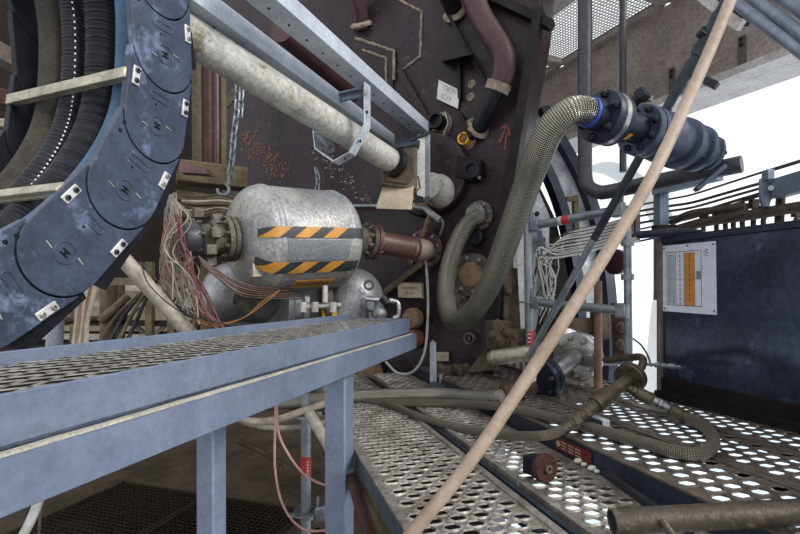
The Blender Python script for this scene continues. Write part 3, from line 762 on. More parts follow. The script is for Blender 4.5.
# ------------------------------------------------------------------ chains
def chain_links(pts, r, w, name, label, m='scaffold', hook=True, double=None):
    t = thing(name, label, 'chain', pts[-1])
    path = dense(spline(pts, 6), .004); L = [0]
    for a, b in zip(path, path[1:]): L.append(L[-1]+(b-a).length)
    pitch = w*2.0; k = 0; d = pitch/2; i = 0
    while d < L[-1]-pitch*.3:
        while L[i] < d: i += 1
        c = path[i]; ax = (path[min(i+3, len(path)-1)]-path[max(i-3, 0)]).normalized(); x, y, _ = frame(ax)
        s_ = x*math.cos(.5)+y*math.sin(.5) if k % 2 else x*math.cos(.5+math.pi/2)+y*math.sin(.5+math.pi/2)
        h = pitch*.36; loop = []
        for q in range(9): a = math.pi*q/8; loop.append(c+ax*(h+w*.55*math.sin(a))+s_*w*.6*math.cos(a))
        for q in range(9): a = math.pi+math.pi*q/8; loop.append(c+ax*(-h+w*.55*math.sin(a))+s_*w*.6*math.cos(a))
        part('link', MB().tube(loop+[loop[0], loop[1]], r, 8), m, t)
        d += pitch; k += 1
    if hook:
        c = pts[-1]; hk = [c+Z*.02, c-Z*.02]+[c-Z*.05+V((-.03,0,0))+ (V((1,0,0))*math.cos(a)+Z*math.sin(a))*.03 for a in [math.pi/2*.6-math.pi*1.35*q/12 for q in range(13)]]
        part('hook', MB().tube(spline(hk, 3), .009, 8), m, t)
    return t
chain_links([P(238,84,2.6), P(237,110,2.6), P(234,135,2.6), P(232,160,2.58), P(229,180,2.55)], .0055, .023, 'lifting_chain', 'hanging steel lifting chain with hook left of the striped tank')
chain_links([P(242,84,2.61), P(241,100,2.61), P(240,122,2.61)], .0055, .023, 'lifting_chain', 'short doubled strand of chain beside the lifting chain', hook=False)
chain_links([P(316,168,2.95), P(318,180,2.93), P(317,192,2.9)], .005, .02, 'lifting_chain', 'short chain above the middle of the striped tank', hook=False)
# ------------------------------------------------------------------ steel scaffold decks
def D(l, s, z): return qd*l+pd*s+Z*z
def deck(l0, l1, s0, s1, z, m, side, label, nl=5, pr=.041, hl=.023, hw=.0145, rail=.022, dl=.062, dr=.062):
    t = thing('scaffold_deck', label, 'scaffold deck', D((l0+l1)/2, (s0+s1)/2, z-.06), 'perforated steel scaffold decks')
    a0, a1 = l0+rail, l1-rail; pl = (a1-a0)/nl; n = int((s1-s0)/pr); pr = (s1-s0)/n
    mb = MB()
    cell = [(-.5,-.5),(0,-.5),(.5,-.5),(.5,0),(.5,.5),(0,.5),(-.5,.5),(-.5,0)]
    def hole(kx, ky, dx, dz):
        # elongated hexagon with rounded ends, 8 points in the same order as the cell
        return [(-dx*.62,-ky),(0,-ky*1.05),(dx*.62,-ky),(dx,0),(dx*.62,ky),(0,ky*1.05),(-dx*.62,ky),(-dx,0)]
    for i in range(n):
        sc_ = s0+pr*(i+.5); odd = i % 2
        if odd:
            for (x0, x1) in ((a0, a0+pl/2), (a1-pl/2, a1)):
                mb.add([D(x0, sc_-pr/2, z), D(x1, sc_-pr/2, z), D(x1, sc_+pr/2, z), D(x0, sc_+pr/2, z)], [(0,1,2,3)])
        for j in range(nl-odd):
            lc = a0+pl*(j+.5+.5*odd)
            vs = [D(lc+x*pl, sc_+y*pr, z) for x, y in cell]
            for g, dz in ((1.42, 0), (1.16, .0042), (1.03, .004), (1.0, -.001)):
                vs += [D(lc+x*g, sc_+y*g, z+dz) for x, y in hole(0, hw, hl, 0)]
            fs = []
            for k in range(4):
                for q in range(8): fs.append((k*8+q, k*8+(q+1) % 8, k*8+8+(q+1) % 8, k*8+8+q))
            mb.add(vs, fs)
    part('deck_plate', mb, m, t)
    for (x0, x1, sgn) in ((l0, l0+rail, 1), (l1-rail, l1, -1)):
        r = MB().box(D((x0+x1)/2, (s0+s1)/2, z+.002), (rail, s1-s0, .009), axes=(qd, pd, Z)); r.slot(1)
        xe = l0+.0015 if sgn > 0 else l1-.0015
        dp = dl if sgn > 0 else dr
        r.box(D(xe, (s0+s1)/2, z+.001-dp/2), (.003, s1-s0, dp), axes=(qd, pd, Z))
        r.box(D(xe+sgn*.01, (s0+s1)/2, z+.002-dp), (.02, s1-s0, .003), axes=(qd, pd, Z))
        part('side_rail', r, (m, side), t, bevel=.0012)
    for s_ in (s0, s1): part('end_cap', MB().box(D((l0+l1)/2, s_, z-dr/2), (l1-l0, .004, dr+.002), axes=(qd, pd, Z)), side, t)
    return t
deck(.355, .735, -.2, 3.45, 1.10, 'plank', 'plank_side', 'grey perforated scaffold deck nearest the bench, under the wooden pole foot')
deck(.790, 1.070, -.2, 3.42, 1.10, 'plank', 'plank', 'grey perforated scaffold deck carrying the rusty cap wheel', nl=4)
d3 = deck(1.085, 1.40, -.3, 3.40, 1.17, 'plank_brown', 'plank_dark', 'raised brown scaffold deck with dark side and red sticker', nl=4, pr=.05, hl=.026, hw=.017, dr=.02)
deck(1.405, 1.70, -.3, 3.36, 1.17, 'plank_brown', 'plank_brown', 'brown scaffold deck in the middle of the raised ones, below hose loop', nl=4, pr=.05, hl=.026, hw=.017, dl=.02, dr=.02)
deck(1.705, 1.985, -.3, 3.3, 1.17, 'plank_brown', 'plank_brown', 'brown scaffold deck along the foot of the dark panel', nl=4, pr=.05, hl=.026, hw=.017, dl=.02, dr=.02)
solo('deck_gap_bar', MB().box(D(.763, 1.5, 1.085), (.018, 3.6, .03), axes=(qd, pd, Z)), 'plank_dark', 'dark narrow steel bar in the gap between the two low grey decks', 'bar')
solo('scaffold_beam', MB().box(D(1.085, 1.55, 1.06), (.028, 3.6, .10), axes=(qd, pd, Z)), 'plank_dark', 'dark beam under the left edge of the raised deck', 'beam')
# sticker on the dark side of the raised deck
q = [(556,443),(591,462)]
def side_pt(u, v):
    # point on the plane l = 1.085
    k = (u-CX)/F; d = 1.083/(.958*k+.287); return P(u, v, d)
p0, p1 = side_pt(556,443), side_pt(592,463); L = (p1-p0).length; xd = -pd; c = (p0+p1)/2; c.z = 1.136
c = c-qd*.003
st = solo('sticker', MB().box(c, (L, .002, .046), axes=(pd, qd, Z)), 'red_dark', 'dark red sticker on the side of the raised deck', 'sticker')
sl = MB().lathe(c+pd*L*.40-qd*.0012, -qd, [(0,.012),(.0006,.012)], 14); part('logo', sl, 'sign_tan', st)
random.seed(5)
for j in range(3):
    for k in range(3): part('print_line', MB().box(c-pd*(-.24+.2*k)*L-qd*.0014+Z*(.011-.011*j), (L*.15, .0008, .004), axes=(pd, qd, Z)), 'sign_tan', st)
# crumbs of plaster beside the sticker
for i, (u, v, r) in enumerate(((583,462,.012),(589,465,.009),(597,470,.012),(602,473,.008))):
    p = side_pt(u, v)-qd*.02; p.z = 1.112+r*.5
    solo('plaster_crumb', MB().sphere(p, r, 8, (1.3,1,.8)), 'sign_white', 'white plaster crumb below the dark red sticker', 'crumb', 'plaster crumbs by the red sticker')

# ------------------------------------------------------------------ dark panel at the right
PB0, PB1 = V((1.288, 2.40, 0)), V((1.93, .55, 0)); pdir = (PB1-PB0).normalized(); pn = Z.cross(pdir)
if pn.x > 0: pn = -pn
PL = (PB1-PB0).length; zt, zb = 1.962, 1.172
pan = thing('panel', 'dark blue-black sheet metal panel standing at the right edge', 'panel', (PB0+PB1)/2+Z*zb)
part('sheet', MB().box(PB0+pdir*PL/2+Z*(zt+zb)/2-pn*.02, (PL, .012, zt-zb), axes=(pdir, pn, Z)), 'panel_dark', pan)
part('edge_post', MB().box(PB0+pdir*.008+Z*(zt+zb)/2-pn*.02, (.026, .045, zt-zb+.006), axes=(pdir, pn, Z)), 'panel_edge', pan, 'brownish edge post', bevel=.003)
part('top_rail', MB().box(PB0+pdir*PL/2+Z*(zt-.005)-pn*.02, (PL, .04, .03), axes=(pdir, pn, Z)), 'plank_dark', pan, bevel=.003)
part('kick_rail', MB().box(PB0+pdir*PL/2+Z*(zb+.02)-pn*.0, (PL, .05, .04), axes=(pdir, pn, Z)).box(PB0+pdir*PL/2+Z*(zb+.07)-pn*.01, (PL, .02, .07), axes=(pdir, pn, Z)), 'hull_edge', pan, bevel=.004)
# printed notice
def onpanel(u, v, off=.0):
    k = (u-CX)/F; c0 = (PB0-pn*.014).dot(pn)+off; d = c0/(pn.x*k+pn.y); return P(u, v, d)
a, b, cc_, dd = onpanel(662.5,246,.002), onpanel(716,241,.002), onpanel(717,315,.002), onpanel(663,311,.002)
nt = thing('paper_notice', 'white paper notice with table and orange column on dark panel', 'notice', (a+b+cc_+dd)/4)
part('sheet', MB().prism([a,b,cc_,dd], pn*.0015), 'paper', nt)
def np_(x, y): return lerp(lerp(a, b, x), lerp(dd, cc_, x), y)+pn*.0022
def nq(x0, y0, x1, y1, m, name, lb=None):
    part(name, MB().prism([np_(x0,y0), np_(x1,y0), np_(x1,y1), np_(x0,y1)], pn*(.0006 if m != 'paper_orange' else .0003)), m, nt, lb)
nq(.44,.13,.635,.90,'paper_orange','orange_column','orange column')
for y in (.105,.895): nq(.09,y,.75,y+.008,'ink','rule')
for x in (.09,.27,.43,.745): nq(x,.105,x+.006,.9,'ink','rule')
for x in (.12,.14,.165,.19,.215,.235): nq(x,.14,x+.008,.88,'ink_soft','text_column')
for x, n, m in ((.345,11,'ink_soft'),(.53,10,'ink')):
    for j in range(n): y = .15+.07*j; nq(x,y,x+.018,y+.045,m,'text_column')
nq(.66,.40,.735,.51,'ink_soft','stamp'); nq(.09,.51,.745,.515,'ink_soft','rule')
random.seed(4)
sg = MB(); pts = [np_(.82+.05*math.sin(i*1.9)+.003*i, .10+.013*i)+pn*.0005 for i in range(9)]
part('handwriting', MB().tube(spline(pts, 5), .0012, 5), 'ink_soft', nt)
me = MB().lathe((0,0,0), pn, [(0,.0045),(.002,.004)], 8).mesh('pin', V((0,0,0)), ['ink'])
for x, y in ((.04,.04),(.96,.04),(.04,.96),(.96,.95),(.5,.03)):
    o = bpy.data.objects.new('pin', me); C.objects.link(o); o.parent = nt; o.location = np_(x,y)-rootloc(nt)
# pointed rod and blue-grey frame behind the panel
t = thing('rod', 'short dark pointed rod lying along the top of the panel edge', 'rod', P(672,233,2.3))
part('shaft', MB().tube([P(637,235,2.42), P(676,232,2.3), P(704,231,2.2)], .018, 12, rf=lambda i, L: (.02,.02,.006)[i]), 'black_blue', t)
fr = thing('bent_bracket', 'blue-grey bent steel frame standing behind the panel', 'bracket', P(662,238,2.75))
part('upright', MB().bar(P(661,300,2.75), P(661,186,2.75), .07, .05), 'tube_blue', fr)
part('top_bar', MB().bar(P(655,190,2.75), P(720,174,2.4), .05, .06), 'tube_blue', fr)
part('base_block', MB().box(P(664,230,2.68), (.11,.06,.05)), 'hull_edge', fr)
t = thing('pipe_clamp', 'blue-grey bracket plate holding cables above the panel at right', 'clamp', P(767,200,2.25))
part('plate', MB().prism([P(761,178,2.25), P(782,178,2.25), P(782,196,2.25), P(772,199,2.25), P(769,207,2.25), P(763,206,2.25), P(761,196,2.25)], V((.01,.03,0))), 'tube_blue', t, bevel=.003)
part('arm', MB().bar(P(776,189,2.24), P(830,174,2.0), .05, .09), 'tube_blue', t); part('pin', MB().cyl(P(771,188,2.22), P(771,188,2.3), .012), 'grid_light', t)
part('hook', MB().bar(P(768,180,2.24), P(768,170,2.24), .04, .03), 'tube_blue', t)
# cables strung behind the panel
for i, (l, r_, rad) in enumerate((((640,205),(763,172),.006),((640,211),(765,182),.008),((640,216),(765,187),.007),((640,223),(765,192),.008),((641,229),(765,194),.006),((640,236),(745,209),.006),((640,241),(742,212),.006))):
    a_, b_ = P(*l, 3.1), P(*r_, 2.3); mid = (a_+b_)/2-Z*.02
    solo('cable', MB().tube(spline([a_, lerp(a_, mid, .6), mid, lerp(mid, b_, .6), b_], 8), rad, 8), 'wire_brown', 'brown cable sagging across the bright opening behind the panel', 'cable', 'cables strung behind the panel')
solo('cable', MB().tube([P(765,172,2.3), P(830,152,2.05)], .009, 8), 'wire_brown', 'brown cable running out of picture above the bracket plate', 'cable')
t = thing('cable_manifold', 'brown pipe manifold with short drop cables just above the panel', 'manifold', P(740,215,2.4))
part('main_pipe', MB().tube(spline([P(672,222,2.75), P(690,214,2.6), P(715,210,2.5), P(745,206,2.4)], 8), .02, 10), 'wire_brown', t)
part('main_pipe', MB().tube(spline([P(676,230,2.7), P(705,222,2.55), P(750,215,2.35), P(800,207,2.15), P(840,203,2.0)], 8), .026, 10), 'wire_brown', t)
for (u, v, v2) in ((704,213,234),(717,212,232),(726,209,231),(734,208,231),(743,206,229),(754,202,229),(764,208,227),(778,190,226),(782,188,226),(797,210,226)):
    d = 2.75-(u-672)/168*.72
    part('drop_cable', MB().tube(spline([P(u,v,d), P(u+.6,v+9,d-.01), P(u-.7,v2-6,d-.02), P(u+.5,v2+6,d-.02)], 5), .012, 8), 'wire_brown', t)
    part('fitting', MB().box(P(u,v+2,d), (.035,.03,.045)), 'wire_brown', t)

# ------------------------------------------------------------------ large braided hose and the flanged valve
va = V((.88,.47,-.064)).normalized(); F0 = P(600,116,1.75)
hose_pts = [F0-va*.055, F0-va*.095, P(569,112,1.70), P(551,128,1.74), P(538,155,1.82), P(525,190,1.95), P(509,235,2.10), P(492,280,2.28), P(474,310,2.46), P(456,322,2.65), P(447,306,2.82), P(447,277,2.94), P(455,247,3.03), P(467,225,3.09), H(480,216,.10)]
bh = thing('braided_hose', 'large silver steel-braided hose looping from hull up to the flanged valve', 'hose', P(456,327,2.65))
part('braid', MB().tube(spline(hose_pts, 14), .055, 28, rf=lambda i, L: min(.055, .047+.04*max(0, L-.03))), 'braid_silver', bh)
part('ferrule', MB().lathe(F0-va*.064, va, [(0,.0535),(.014,.0535)], 28), 'blue_ring', bh, 'blue ring')
part('ferrule', MB().lathe(F0-va*.05, va, [(0,.056),(.055,.056)], 28), 'black_blue', bh, 'dark collar')
vv = thing('flanged_valve', 'dark grey flanged valve assembly hanging in the bright opening', 'valve', F0+va*.4-Z*.1)
f1 = part('flange', MB().lathe(F0-va*.005, va, [(0,.056),(0,.092),(.004,.095),(.034,.095),(.036,.093)], 40), 'black_blue', vv, 'black-blue bolted flange')
bolts(vv, F0-va*.005, -va, .075, 6, .014, .014, 'bolt_dark')
part('gasket', MB().lathe(F0+va*.031, va, [(0,.094),(.022,.094)], 40), 'steel_bright', vv, 'bright gasket ring')
part('flange', MB().lathe(F0+va*.053, va, [(0,.094),(.02,.094),(.022,.09),(.03,.05)], 40), 'black_blue', vv)
part('neck', MB().lathe(F0+va*.07, va, [(0,.055),(.16,.055)], 28), 'black_blue', vv)
part('paint_mark', MB().lathe(F0+va*.125, va, [(0,.0555),(0,.0565),(.02,.0565),(.02,.0555)], 28, -2.2, -1.5, cap=False), 'yellow', vv, 'yellow paint dab')
part('flange', MB().lathe(F0+va*.215, va, [(0,.055),(.0,.094),(.003,.097),(.03,.097)], 40), 'valve_paint', vv); bolts(vv, F0+va*.215, -va, .076, 8, .014, .012, 'bolt_dark')
part('flange', MB().lathe(F0+va*.25, va, [(0,.098),(.03,.098),(.032,.07)], 40), 'valve_paint', vv)
part('body', MB().lathe(F0+va*.27, va, [(0,.07),(.04,.072),(.05,.095),(.11,.10),(.12,.085),(.19,.084),(.195,.103),(.225,.103),(.23,.083),(.29,.08),(.295,.096),(.32,.096),(.325,.07),(.39,.066),(.395,.075),(.41,.075),(.415,.042),(.46,.036),(.465,.02)], 40), 'valve_paint', vv)
bolts(vv, F0+va*.33, -va, .085, 8, .012, .012, 'bolt_dark'); bolts(vv, F0+va*.675, va, .065, 8, .012, .012, 'bolt_dark')
lp = F0+va*.13+Z*.05; le = P(648,90,1.74)
part('lever', MB().bar(lp, le, .036, .028), 'black_blue', vv, bevel=.003); part('lever_grip', MB().bar(lerp(lp, le, .62), lerp(lp, le, .95), .048, .04), 'rubber_black', vv, bevel=.004)
part('lever_nut', MB().lathe(lerp(lp, le, .75), va, [(0,.012),(.05,.012)], 6), 'bolt_steel', vv)
c = F0+va*.55
vx, vy, _ = frame(va)
part('tie_bracket', MB().box(c-V((.05,.085,.03)), (.20,.02,.05), axes=(va, V((.44,-.9,0)), Z)), 'valve_paint', vv, bevel=.003)
part('bracket_arm', MB().bar(P(724,166,1.98), P(696,190,1.98), .03, .016), 'valve_paint', vv)

# bent rail of the handrail frame, thin post
t = thing('bent_rail', 'grey bent pipe rail: upright from ceiling turning right under the valve', 'rail', P(590,188,2.6))
rp_ = [P(585,-90,2.6), P(585,0,2.6), P(585,150,2.6), P(585,172,2.6), P(588,186,2.58), P(599,192,2.52), P(612,191,2.45), P(660,181,2.25), P(742,164,2.02)]
part('rail_pipe', MB().tube(spline(rp_, 10), .037, 16), 'rail_dark', t)
solo('post', MB().cyl(P(623,-110,2.9), P(623,172,2.9), .02, n=12), 'rail_dark', 'thin dark upright post behind the flanged valve', 'post')

# wooden pole and black lance
solo('wooden_pole', MB().tube(spline([P(397,553,1.128), P(413,532,1.135), P(477,452,1.165), P(558,330,1.225), P(609,249,1.27), P(651,178,1.31), P(695,84,1.37), P(736,-14,1.43), P(762,-90,1.47)], 8), .0165, 18), 'wood', 'long pale wooden pole leaning across the whole right half', 'pole', bevel=.002)
ln = thing('lance', 'long black pipe lance with valve fittings leaning behind the wooden pole', 'lance', P(531,353,2.75))
l0, l1 = P(529,356,2.78), P(736,-16,1.9)
part('tube', MB().cyl(l0, lerp(l0, l1, .42), .018, n=14), 'lance_steel', ln, 'bare steel lower end'); part('tube', MB().cyl(lerp(l0, l1, .40), l1, .02, n=14), 'lance', ln)
for t0, t1, r in ((.705,.745,.024),(.745,.775,.021),(.78,.80,.028),(.80,.85,.025),(.86,.88,.029),(.88,.93,.025),(.93,.945,.027),(.945,.985,.023)): part('fitting', MB().cyl(lerp(l0,l1,t0), lerp(l0,l1,t1), r, n=16), 'lance', ln)
part('stopcock', MB().bar(P(690,74,2.08), P(715,85,2.0), .03, .022), 'lance', ln, bevel=.003); part('stopcock_grip', MB().bar(P(705,80.5,2.03), P(717,86,2.0), .042, .03), 'rubber_black', ln, bevel=.004)
part('tube', MB().cyl(l1, l1+(l1-l0).normalized()*.4, .02, n=14), 'lance', ln)
part('side_port', MB().cyl(P(700,36,2.0), P(706,30,1.97), .02), 'lance', ln)

# ------------------------------------------------------------------ ceiling zone
bdir = (V((2.5,3.0,0))-V((1.573,5,0))).normalized(); bnrm = V((-bdir.y, bdir.x, 0))
if bnrm.x > 0: bnrm = -bnrm
b0 = V((1.573,5,0))-bdir*3.0; b1 = V((1.573,5,0))+bdir*4.5; bc = (b0+b1)/2; bl = (b1-b0).length
solo('trim_beam', MB().box(bc-bnrm*.11+Z*3.60, (bl,.22,.76), axes=(bdir, bnrm, Z)), 'concrete', '', '', kind='structure')
solo('trim_beam_sill', MB().box(bc-bnrm*.16+Z*3.22, (bl,.42,.055), axes=(bdir, bnrm, Z)), 'concrete_light', '', '', kind='structure')
def onbeam(u, v, off=0):
    k = (u-CX)/F; c0 = b0.dot(bnrm)+off; return P(u, v, c0/(bnrm.x*k+bnrm.y))
for (u, v0, v1, lb) in ((672,68,95,'left rusty bolted strap on the concrete beam'),(742,36,66,'right rusty bolted strap on the concrete beam')):
    a_, b_ = onbeam(u, v0, .012), onbeam(u, v1, .012)
    t = thing('beam_strap', lb, 'strap', b_); part('strap', MB().bar(a_, b_, .05, .012, up=bnrm), 'panel_edge', t)
    for f in (.12,.3): c = lerp(a_, b_, f); part('bolt', MB().lathe(c+bnrm*.004, bnrm, [(0,.014),(.012,.014)], 6), 'bolt_dark', t)
# grating panels in the ceiling beside the beam
def ceil_grate(i, s0, s1, w0, w1, label, pitch=.032):
    t = thing('ceiling_grating', label, 'ceiling grating', b0+bdir*(s0+s1)/2+bnrm*(w0+w1)/2+Z*4.0, 'grating panels in the ceiling')
    g = MB(); zc = 4.02
    n = int((s1-s0)/pitch)
    for k in range(n+1): g.box(b0+bdir*(s0+(s1-s0)*k/n)+bnrm*(w0+w1)/2+Z*zc, (.009, w1-w0, .006), axes=(bdir, bnrm, Z))
    n = int((w1-w0)/pitch)
    for k in range(n+1): g.box(b0+bdir*(s0+s1)/2+bnrm*(w0+(w1-w0)*k/n)+Z*zc, (s1-s0, .009, .006), axes=(bdir, bnrm, Z))
    part('mesh', g, 'grid_light', t)
    fr_ = MB()
    for k in (s0, s1): fr_.box(b0+bdir*k+bnrm*(w0+w1)/2+Z*(zc-.02), (.04, w1-w0, .06), axes=(bdir, bnrm, Z))
    for k in (w0, w1): fr_.box(b0+bdir*(s0+s1)/2+bnrm*k+Z*(zc-.02), (s1-s0, .05, .06), axes=(bdir, bnrm, Z))
    part('frame', fr_, 'concrete', t)
ceil_grate(0, 2.0, 3.15, .03, .80, 'speckled ceiling grating farthest from view, by the hull edge')
ceil_grate(1, 3.2, 4.3, .03, .80, 'speckled ceiling grating in the middle beside the beam')
ceil_grate(2, 4.35, 5.4, .03, .80, 'speckled ceiling grating at the top picture edge by the beam')
ceil_grate(3, 2.9, 4.1, 1.1, 1.6, 'slatted ceiling grating above the hull corner, away from the beam')
solo('ceiling_joist', MB().box(b0+bdir*3.7+bnrm*.95+Z*3.95, (5.0,.22,.16), axes=(bdir, bnrm, Z)), 'concrete', 'brown concrete joist between the ceiling gratings', 'joist')
for i, (u0,v0,u1,v1,lb) in enumerate(((722,-6,812,60,'blue-grey ceiling tube, lowest of three at the top right corner'),(742,-8,815,44,'blue-grey ceiling tube, middle of three at the top right corner'),(772,-6,820,24,'blue-grey ceiling tube, uppermost of three at the top right corner'))):
    a_ = P(u0-40,v0-30,2.9); b_ = P(u1,v1,1.9); b_ = b_+(b_-a_).normalized()*1.2; a_ = a_-(b_-a_).normalized()*.6
    solo('ceiling_tube', MB().cyl(a_, b_, .024, n=16), 'tube_blue', lb, 'tube', 'ceiling tubes')
solo('ceiling_slab', MB().prism([P(735,-20,2.7), P(860,85,1.9), P(1000,-30,1.6), P(800,-160,2.2)], Z*.06), 'concrete_light', 'pale concrete slab edge above the ceiling tubes', 'slab')
t = thing('angle_profile', 'brown and white steel profile ending at the top of the beam', 'profile', P(744,26,2.6))
part('dark_face', MB().bar(P(690,-22,2.9), P(745,22,2.55), .07, .04), 'hull_edge', t); part('white_face', MB().bar(P(684,-18,2.88), P(741,26,2.53), .03, .05), 'concrete_light', t)

# ------------------------------------------------------------------ big ring structure behind the hose
arc = [P(542,108,4.0), P(556,135,3.95), P(573,165,3.9), P(588,198,3.85), P(600,240,3.8), P(607,285,3.75), P(610,340,3.72), P(608,400,3.7)]
ring = thing('ring_structure', 'big curved steel ring with grey ribbed plates behind the braided hose', 'machine ring', P(600,395,3.75))
part('outer_rim', MB().ribbon(spline(arc, 8), V((-.02,.10,0)), .085), 'black_blue', ring, bevel=.005)
arc2 = [P(522,135,3.9), P(543,165,3.85), P(560,205,3.8), P(571,250,3.75), P(578,300,3.7), P(580,390,3.7)]
part('inner_rim', MB().ribbon(spline(arc2, 8), V((-.02,.10,0)), .07), 'black_blue', ring)
s_a, s_b = spline(arc, 6), spline(arc2, 8); m_ = MB(); vs = []
for i in range(41):
    vs += [s_a[min(len(s_a)-1, int(i/40*(len(s_a)-1)))]+V((0,.02,0)), s_b[min(len(s_b)-1, int(i/40*(len(s_b)-1)))]+V((0,.02,0))]
vs += [v+V((0,.03,0)) for v in vs]
fs = []
for i in range(40):
    a_ = i*2; fs += [(a_,a_+1,a_+3,a_+2), (a_+82,a_+84,a_+85,a_+83), (a_,a_+2,a_+84,a_+82), (a_+1,a_+83,a_+85,a_+3)]
m_.add(vs, fs); part('web_plate', m_, 'web_grey', ring, 'light grey curved web')
part('gusset', MB().prism([P(505,185,3.6), P(532,176,3.62), P(549,215,3.62), P(548,262,3.6), P(535,330,3.58), P(520,330,3.58)], V((.02,.05,0))), 'web_grey', ring, 'light triangular gusset')
part('rib', MB().prism([P(536,232,3.52), P(541,230,3.52), P(556,285,3.52), P(553,300,3.5)], V((.02,.05,0))), 'valve_paint', ring)
part('rib', MB().prism([P(552,250,3.5), P(560,240,3.5), P(572,300,3.5), P(566,345,3.5), P(552,345,3.5)], V((.02,.05,0))), 'hull_edge', ring)
part('cover_plate', MB().prism([P(498,150,3.8), P(522,150,3.8), P(556,220,3.8), P(575,300,3.8), P(577,420,3.8), P(495,420,3.8)], V((.02,.06,0))), 'hull_edge', ring)
for q in ((528,196),(537,214),(543,240)): part('bolt', MB().lathe(P(q[0],q[1],3.6), V((-.2,-1,0)), [(0,.02),(.02,.02),(.025,.012)], 6), 'bolt_dark', ring)
part('hub_cap', MB().lathe(P(618,262,3.4), V((-1,-.6,0)), [(0,.09),(.04,.09),(.05,.06)], 24), 'pipe_brown', ring)
solo('exterior_arch', MB().ribbon(spline([P(560,178,7), P(595,164,7), P(625,172,7), P(655,200,7), P(672,250,7), P(664,320,7), P(655,420,7)], 10), V((0,.6,0)), .10), 'shell_pale', 'pale far curved shell seen through the bright opening', 'shell')
for i, (u, v, d, w_, lb) in enumerate(((497,255,3.3,8,'upright steel strip at the hull edge behind the braided hose'),)):
    solo('steel_strip', MB().prism([P(512,165,3.2), P(519,168,3.2), P(533,390,3.0), P(524,390,3.0)], V((.01,.03,0))), 'grid_light', lb, 'strip')

# ------------------------------------------------------------------ tubular scaffold frame
sf = thing('scaffold_standard', 'galvanized scaffold upright with red band right of the braided hose', 'scaffold tube', P(530,390,2.95))
part('tube', MB().cyl(P(530,392,2.95), P(527,196,2.95), .0242, n=18), 'scaffold', sf)
part('band', MB().cyl(P(529.6,345,2.95), P(529.5,331,2.95), .0255, n=18), 'red', sf, 'red band')
for q in (334,338,342): part('band_print', MB().box(P(529.5,q,2.9235), (.02,.001,.006)), 'sign_white', sf)
part('rosette', MB().lathe(P(529,303,2.95), Z, [(0,.02),(0,.06),(.01,.06),(.01,.02)], 16), 'scaffold', sf)
def ledger(a, b, lb, clamp=False):
    a = P(*a); b = P(*b); t = thing('scaffold_ledger', lb, 'scaffold tube', a, 'scaffold tubes right of the hose')
    part('tube', MB().cyl(a, b, .0242, n=16), 'scaffold', t); axx = (b-a).normalized()
    for e, sg in ((a, 1), (b, -1)):
        part('wedge_head', MB().box(e+axx*sg*.02, (.06,.05,.075), axes=(axx, Z.cross(axx), Z)), 'scaffold', t, bevel=.008)
        part('wedge', MB().bar(e+Z*.02, e+Z*.085, .025, .01), 'scaffold', t, bevel=.002)
    return t
t = ledger((533,226,2.92), (622,209,2.45), 'upper scaffold ledger with red label behind the wooden pole')
la, lb_ = P(533,226,2.92), P(622,209,2.45); m0, m1 = lerp(la, lb_, .38), lerp(la, lb_, .46)
part('label', MB().cyl(m0, m1, .026, n=16), 'red', t, 'red label'); part('label', MB().cyl(lerp(m0,m1,-.5), m0, .0258, n=16), 'sign_white', t, 'white label')
ledger((534,302,2.92), (626,311,2.45), 'lower scaffold ledger behind the wooden pole')
t = thing('scaffold_standard', 'far scaffold upright with couplers in front of the white opening', 'scaffold tube', P(629,392,2.5))
part('tube', MB().cyl(P(629,392,2.5), P(627,206,2.5), .02, n=16), 'scaffold', t)
for v in (243,277): part('coupler', MB().cyl(P(627.6,v-3,2.5), P(627.6,v+3,2.5), .032, n=16), 'scaffold', t)
t = solo('brown_post', MB().cyl(P(598,402,2.62), P(598,281,2.62), .021, n=16), 'post_brown', 'brown rusty upright pipe standing on the deck behind the pole', 'post')
# hanging grey cables in the scaffold
random.seed(11)
for i in range(24):
    R_ = random.uniform; e = P(640,212+i*1.3,3.1)
    pts = [e, P(612,222+i*1.0,3.10), P(588,227+i*1.1,3.12), P(566-i*.5+R_(-5,4),233+i*1.1,3.14), P(556-i*.9+R_(-5,5),252+R_(-6,10),3.15), P(557-i*.6+R_(-7,7),280+R_(-10,10),3.15), P(552-i*.5+R_(-9,9),308+R_(-14,16),3.16)]
    if i % 4 == 0: pts = pts[:5]+[P(541-R_(0,8),268,3.16), P(536-R_(0,6),285,3.17)]
    solo('cable', MB().tube(spline(pts, 8), .0042, 6), 'grid_light' if i % 3 else 'wire_brown', 'thin grey cable bending down in the bundle behind the scaffold', 'cable', 'cable bundle behind the scaffold')
t = thing('cable_clamp', 'brown clamp block squeezing the grey cable bundle', 'clamp', P(633,230,2.9))
part('jaw', MB().box(P(628,225,3.02), (.05,.05,.12)), 'panel_edge', t); part('jaw', MB().box(P(636,226,3.02), (.03,.05,.14)), 'panel_edge', t)
t = solo('cable_bracket', MB().bar(P(575,196,3.2), P(576,240,3.2), .05, .03).bar(P(566,199,3.18), P(576,199,3.18), .03, .03), 'olive', 'dirty upright bracket above the red-labelled ledger', 'bracket')
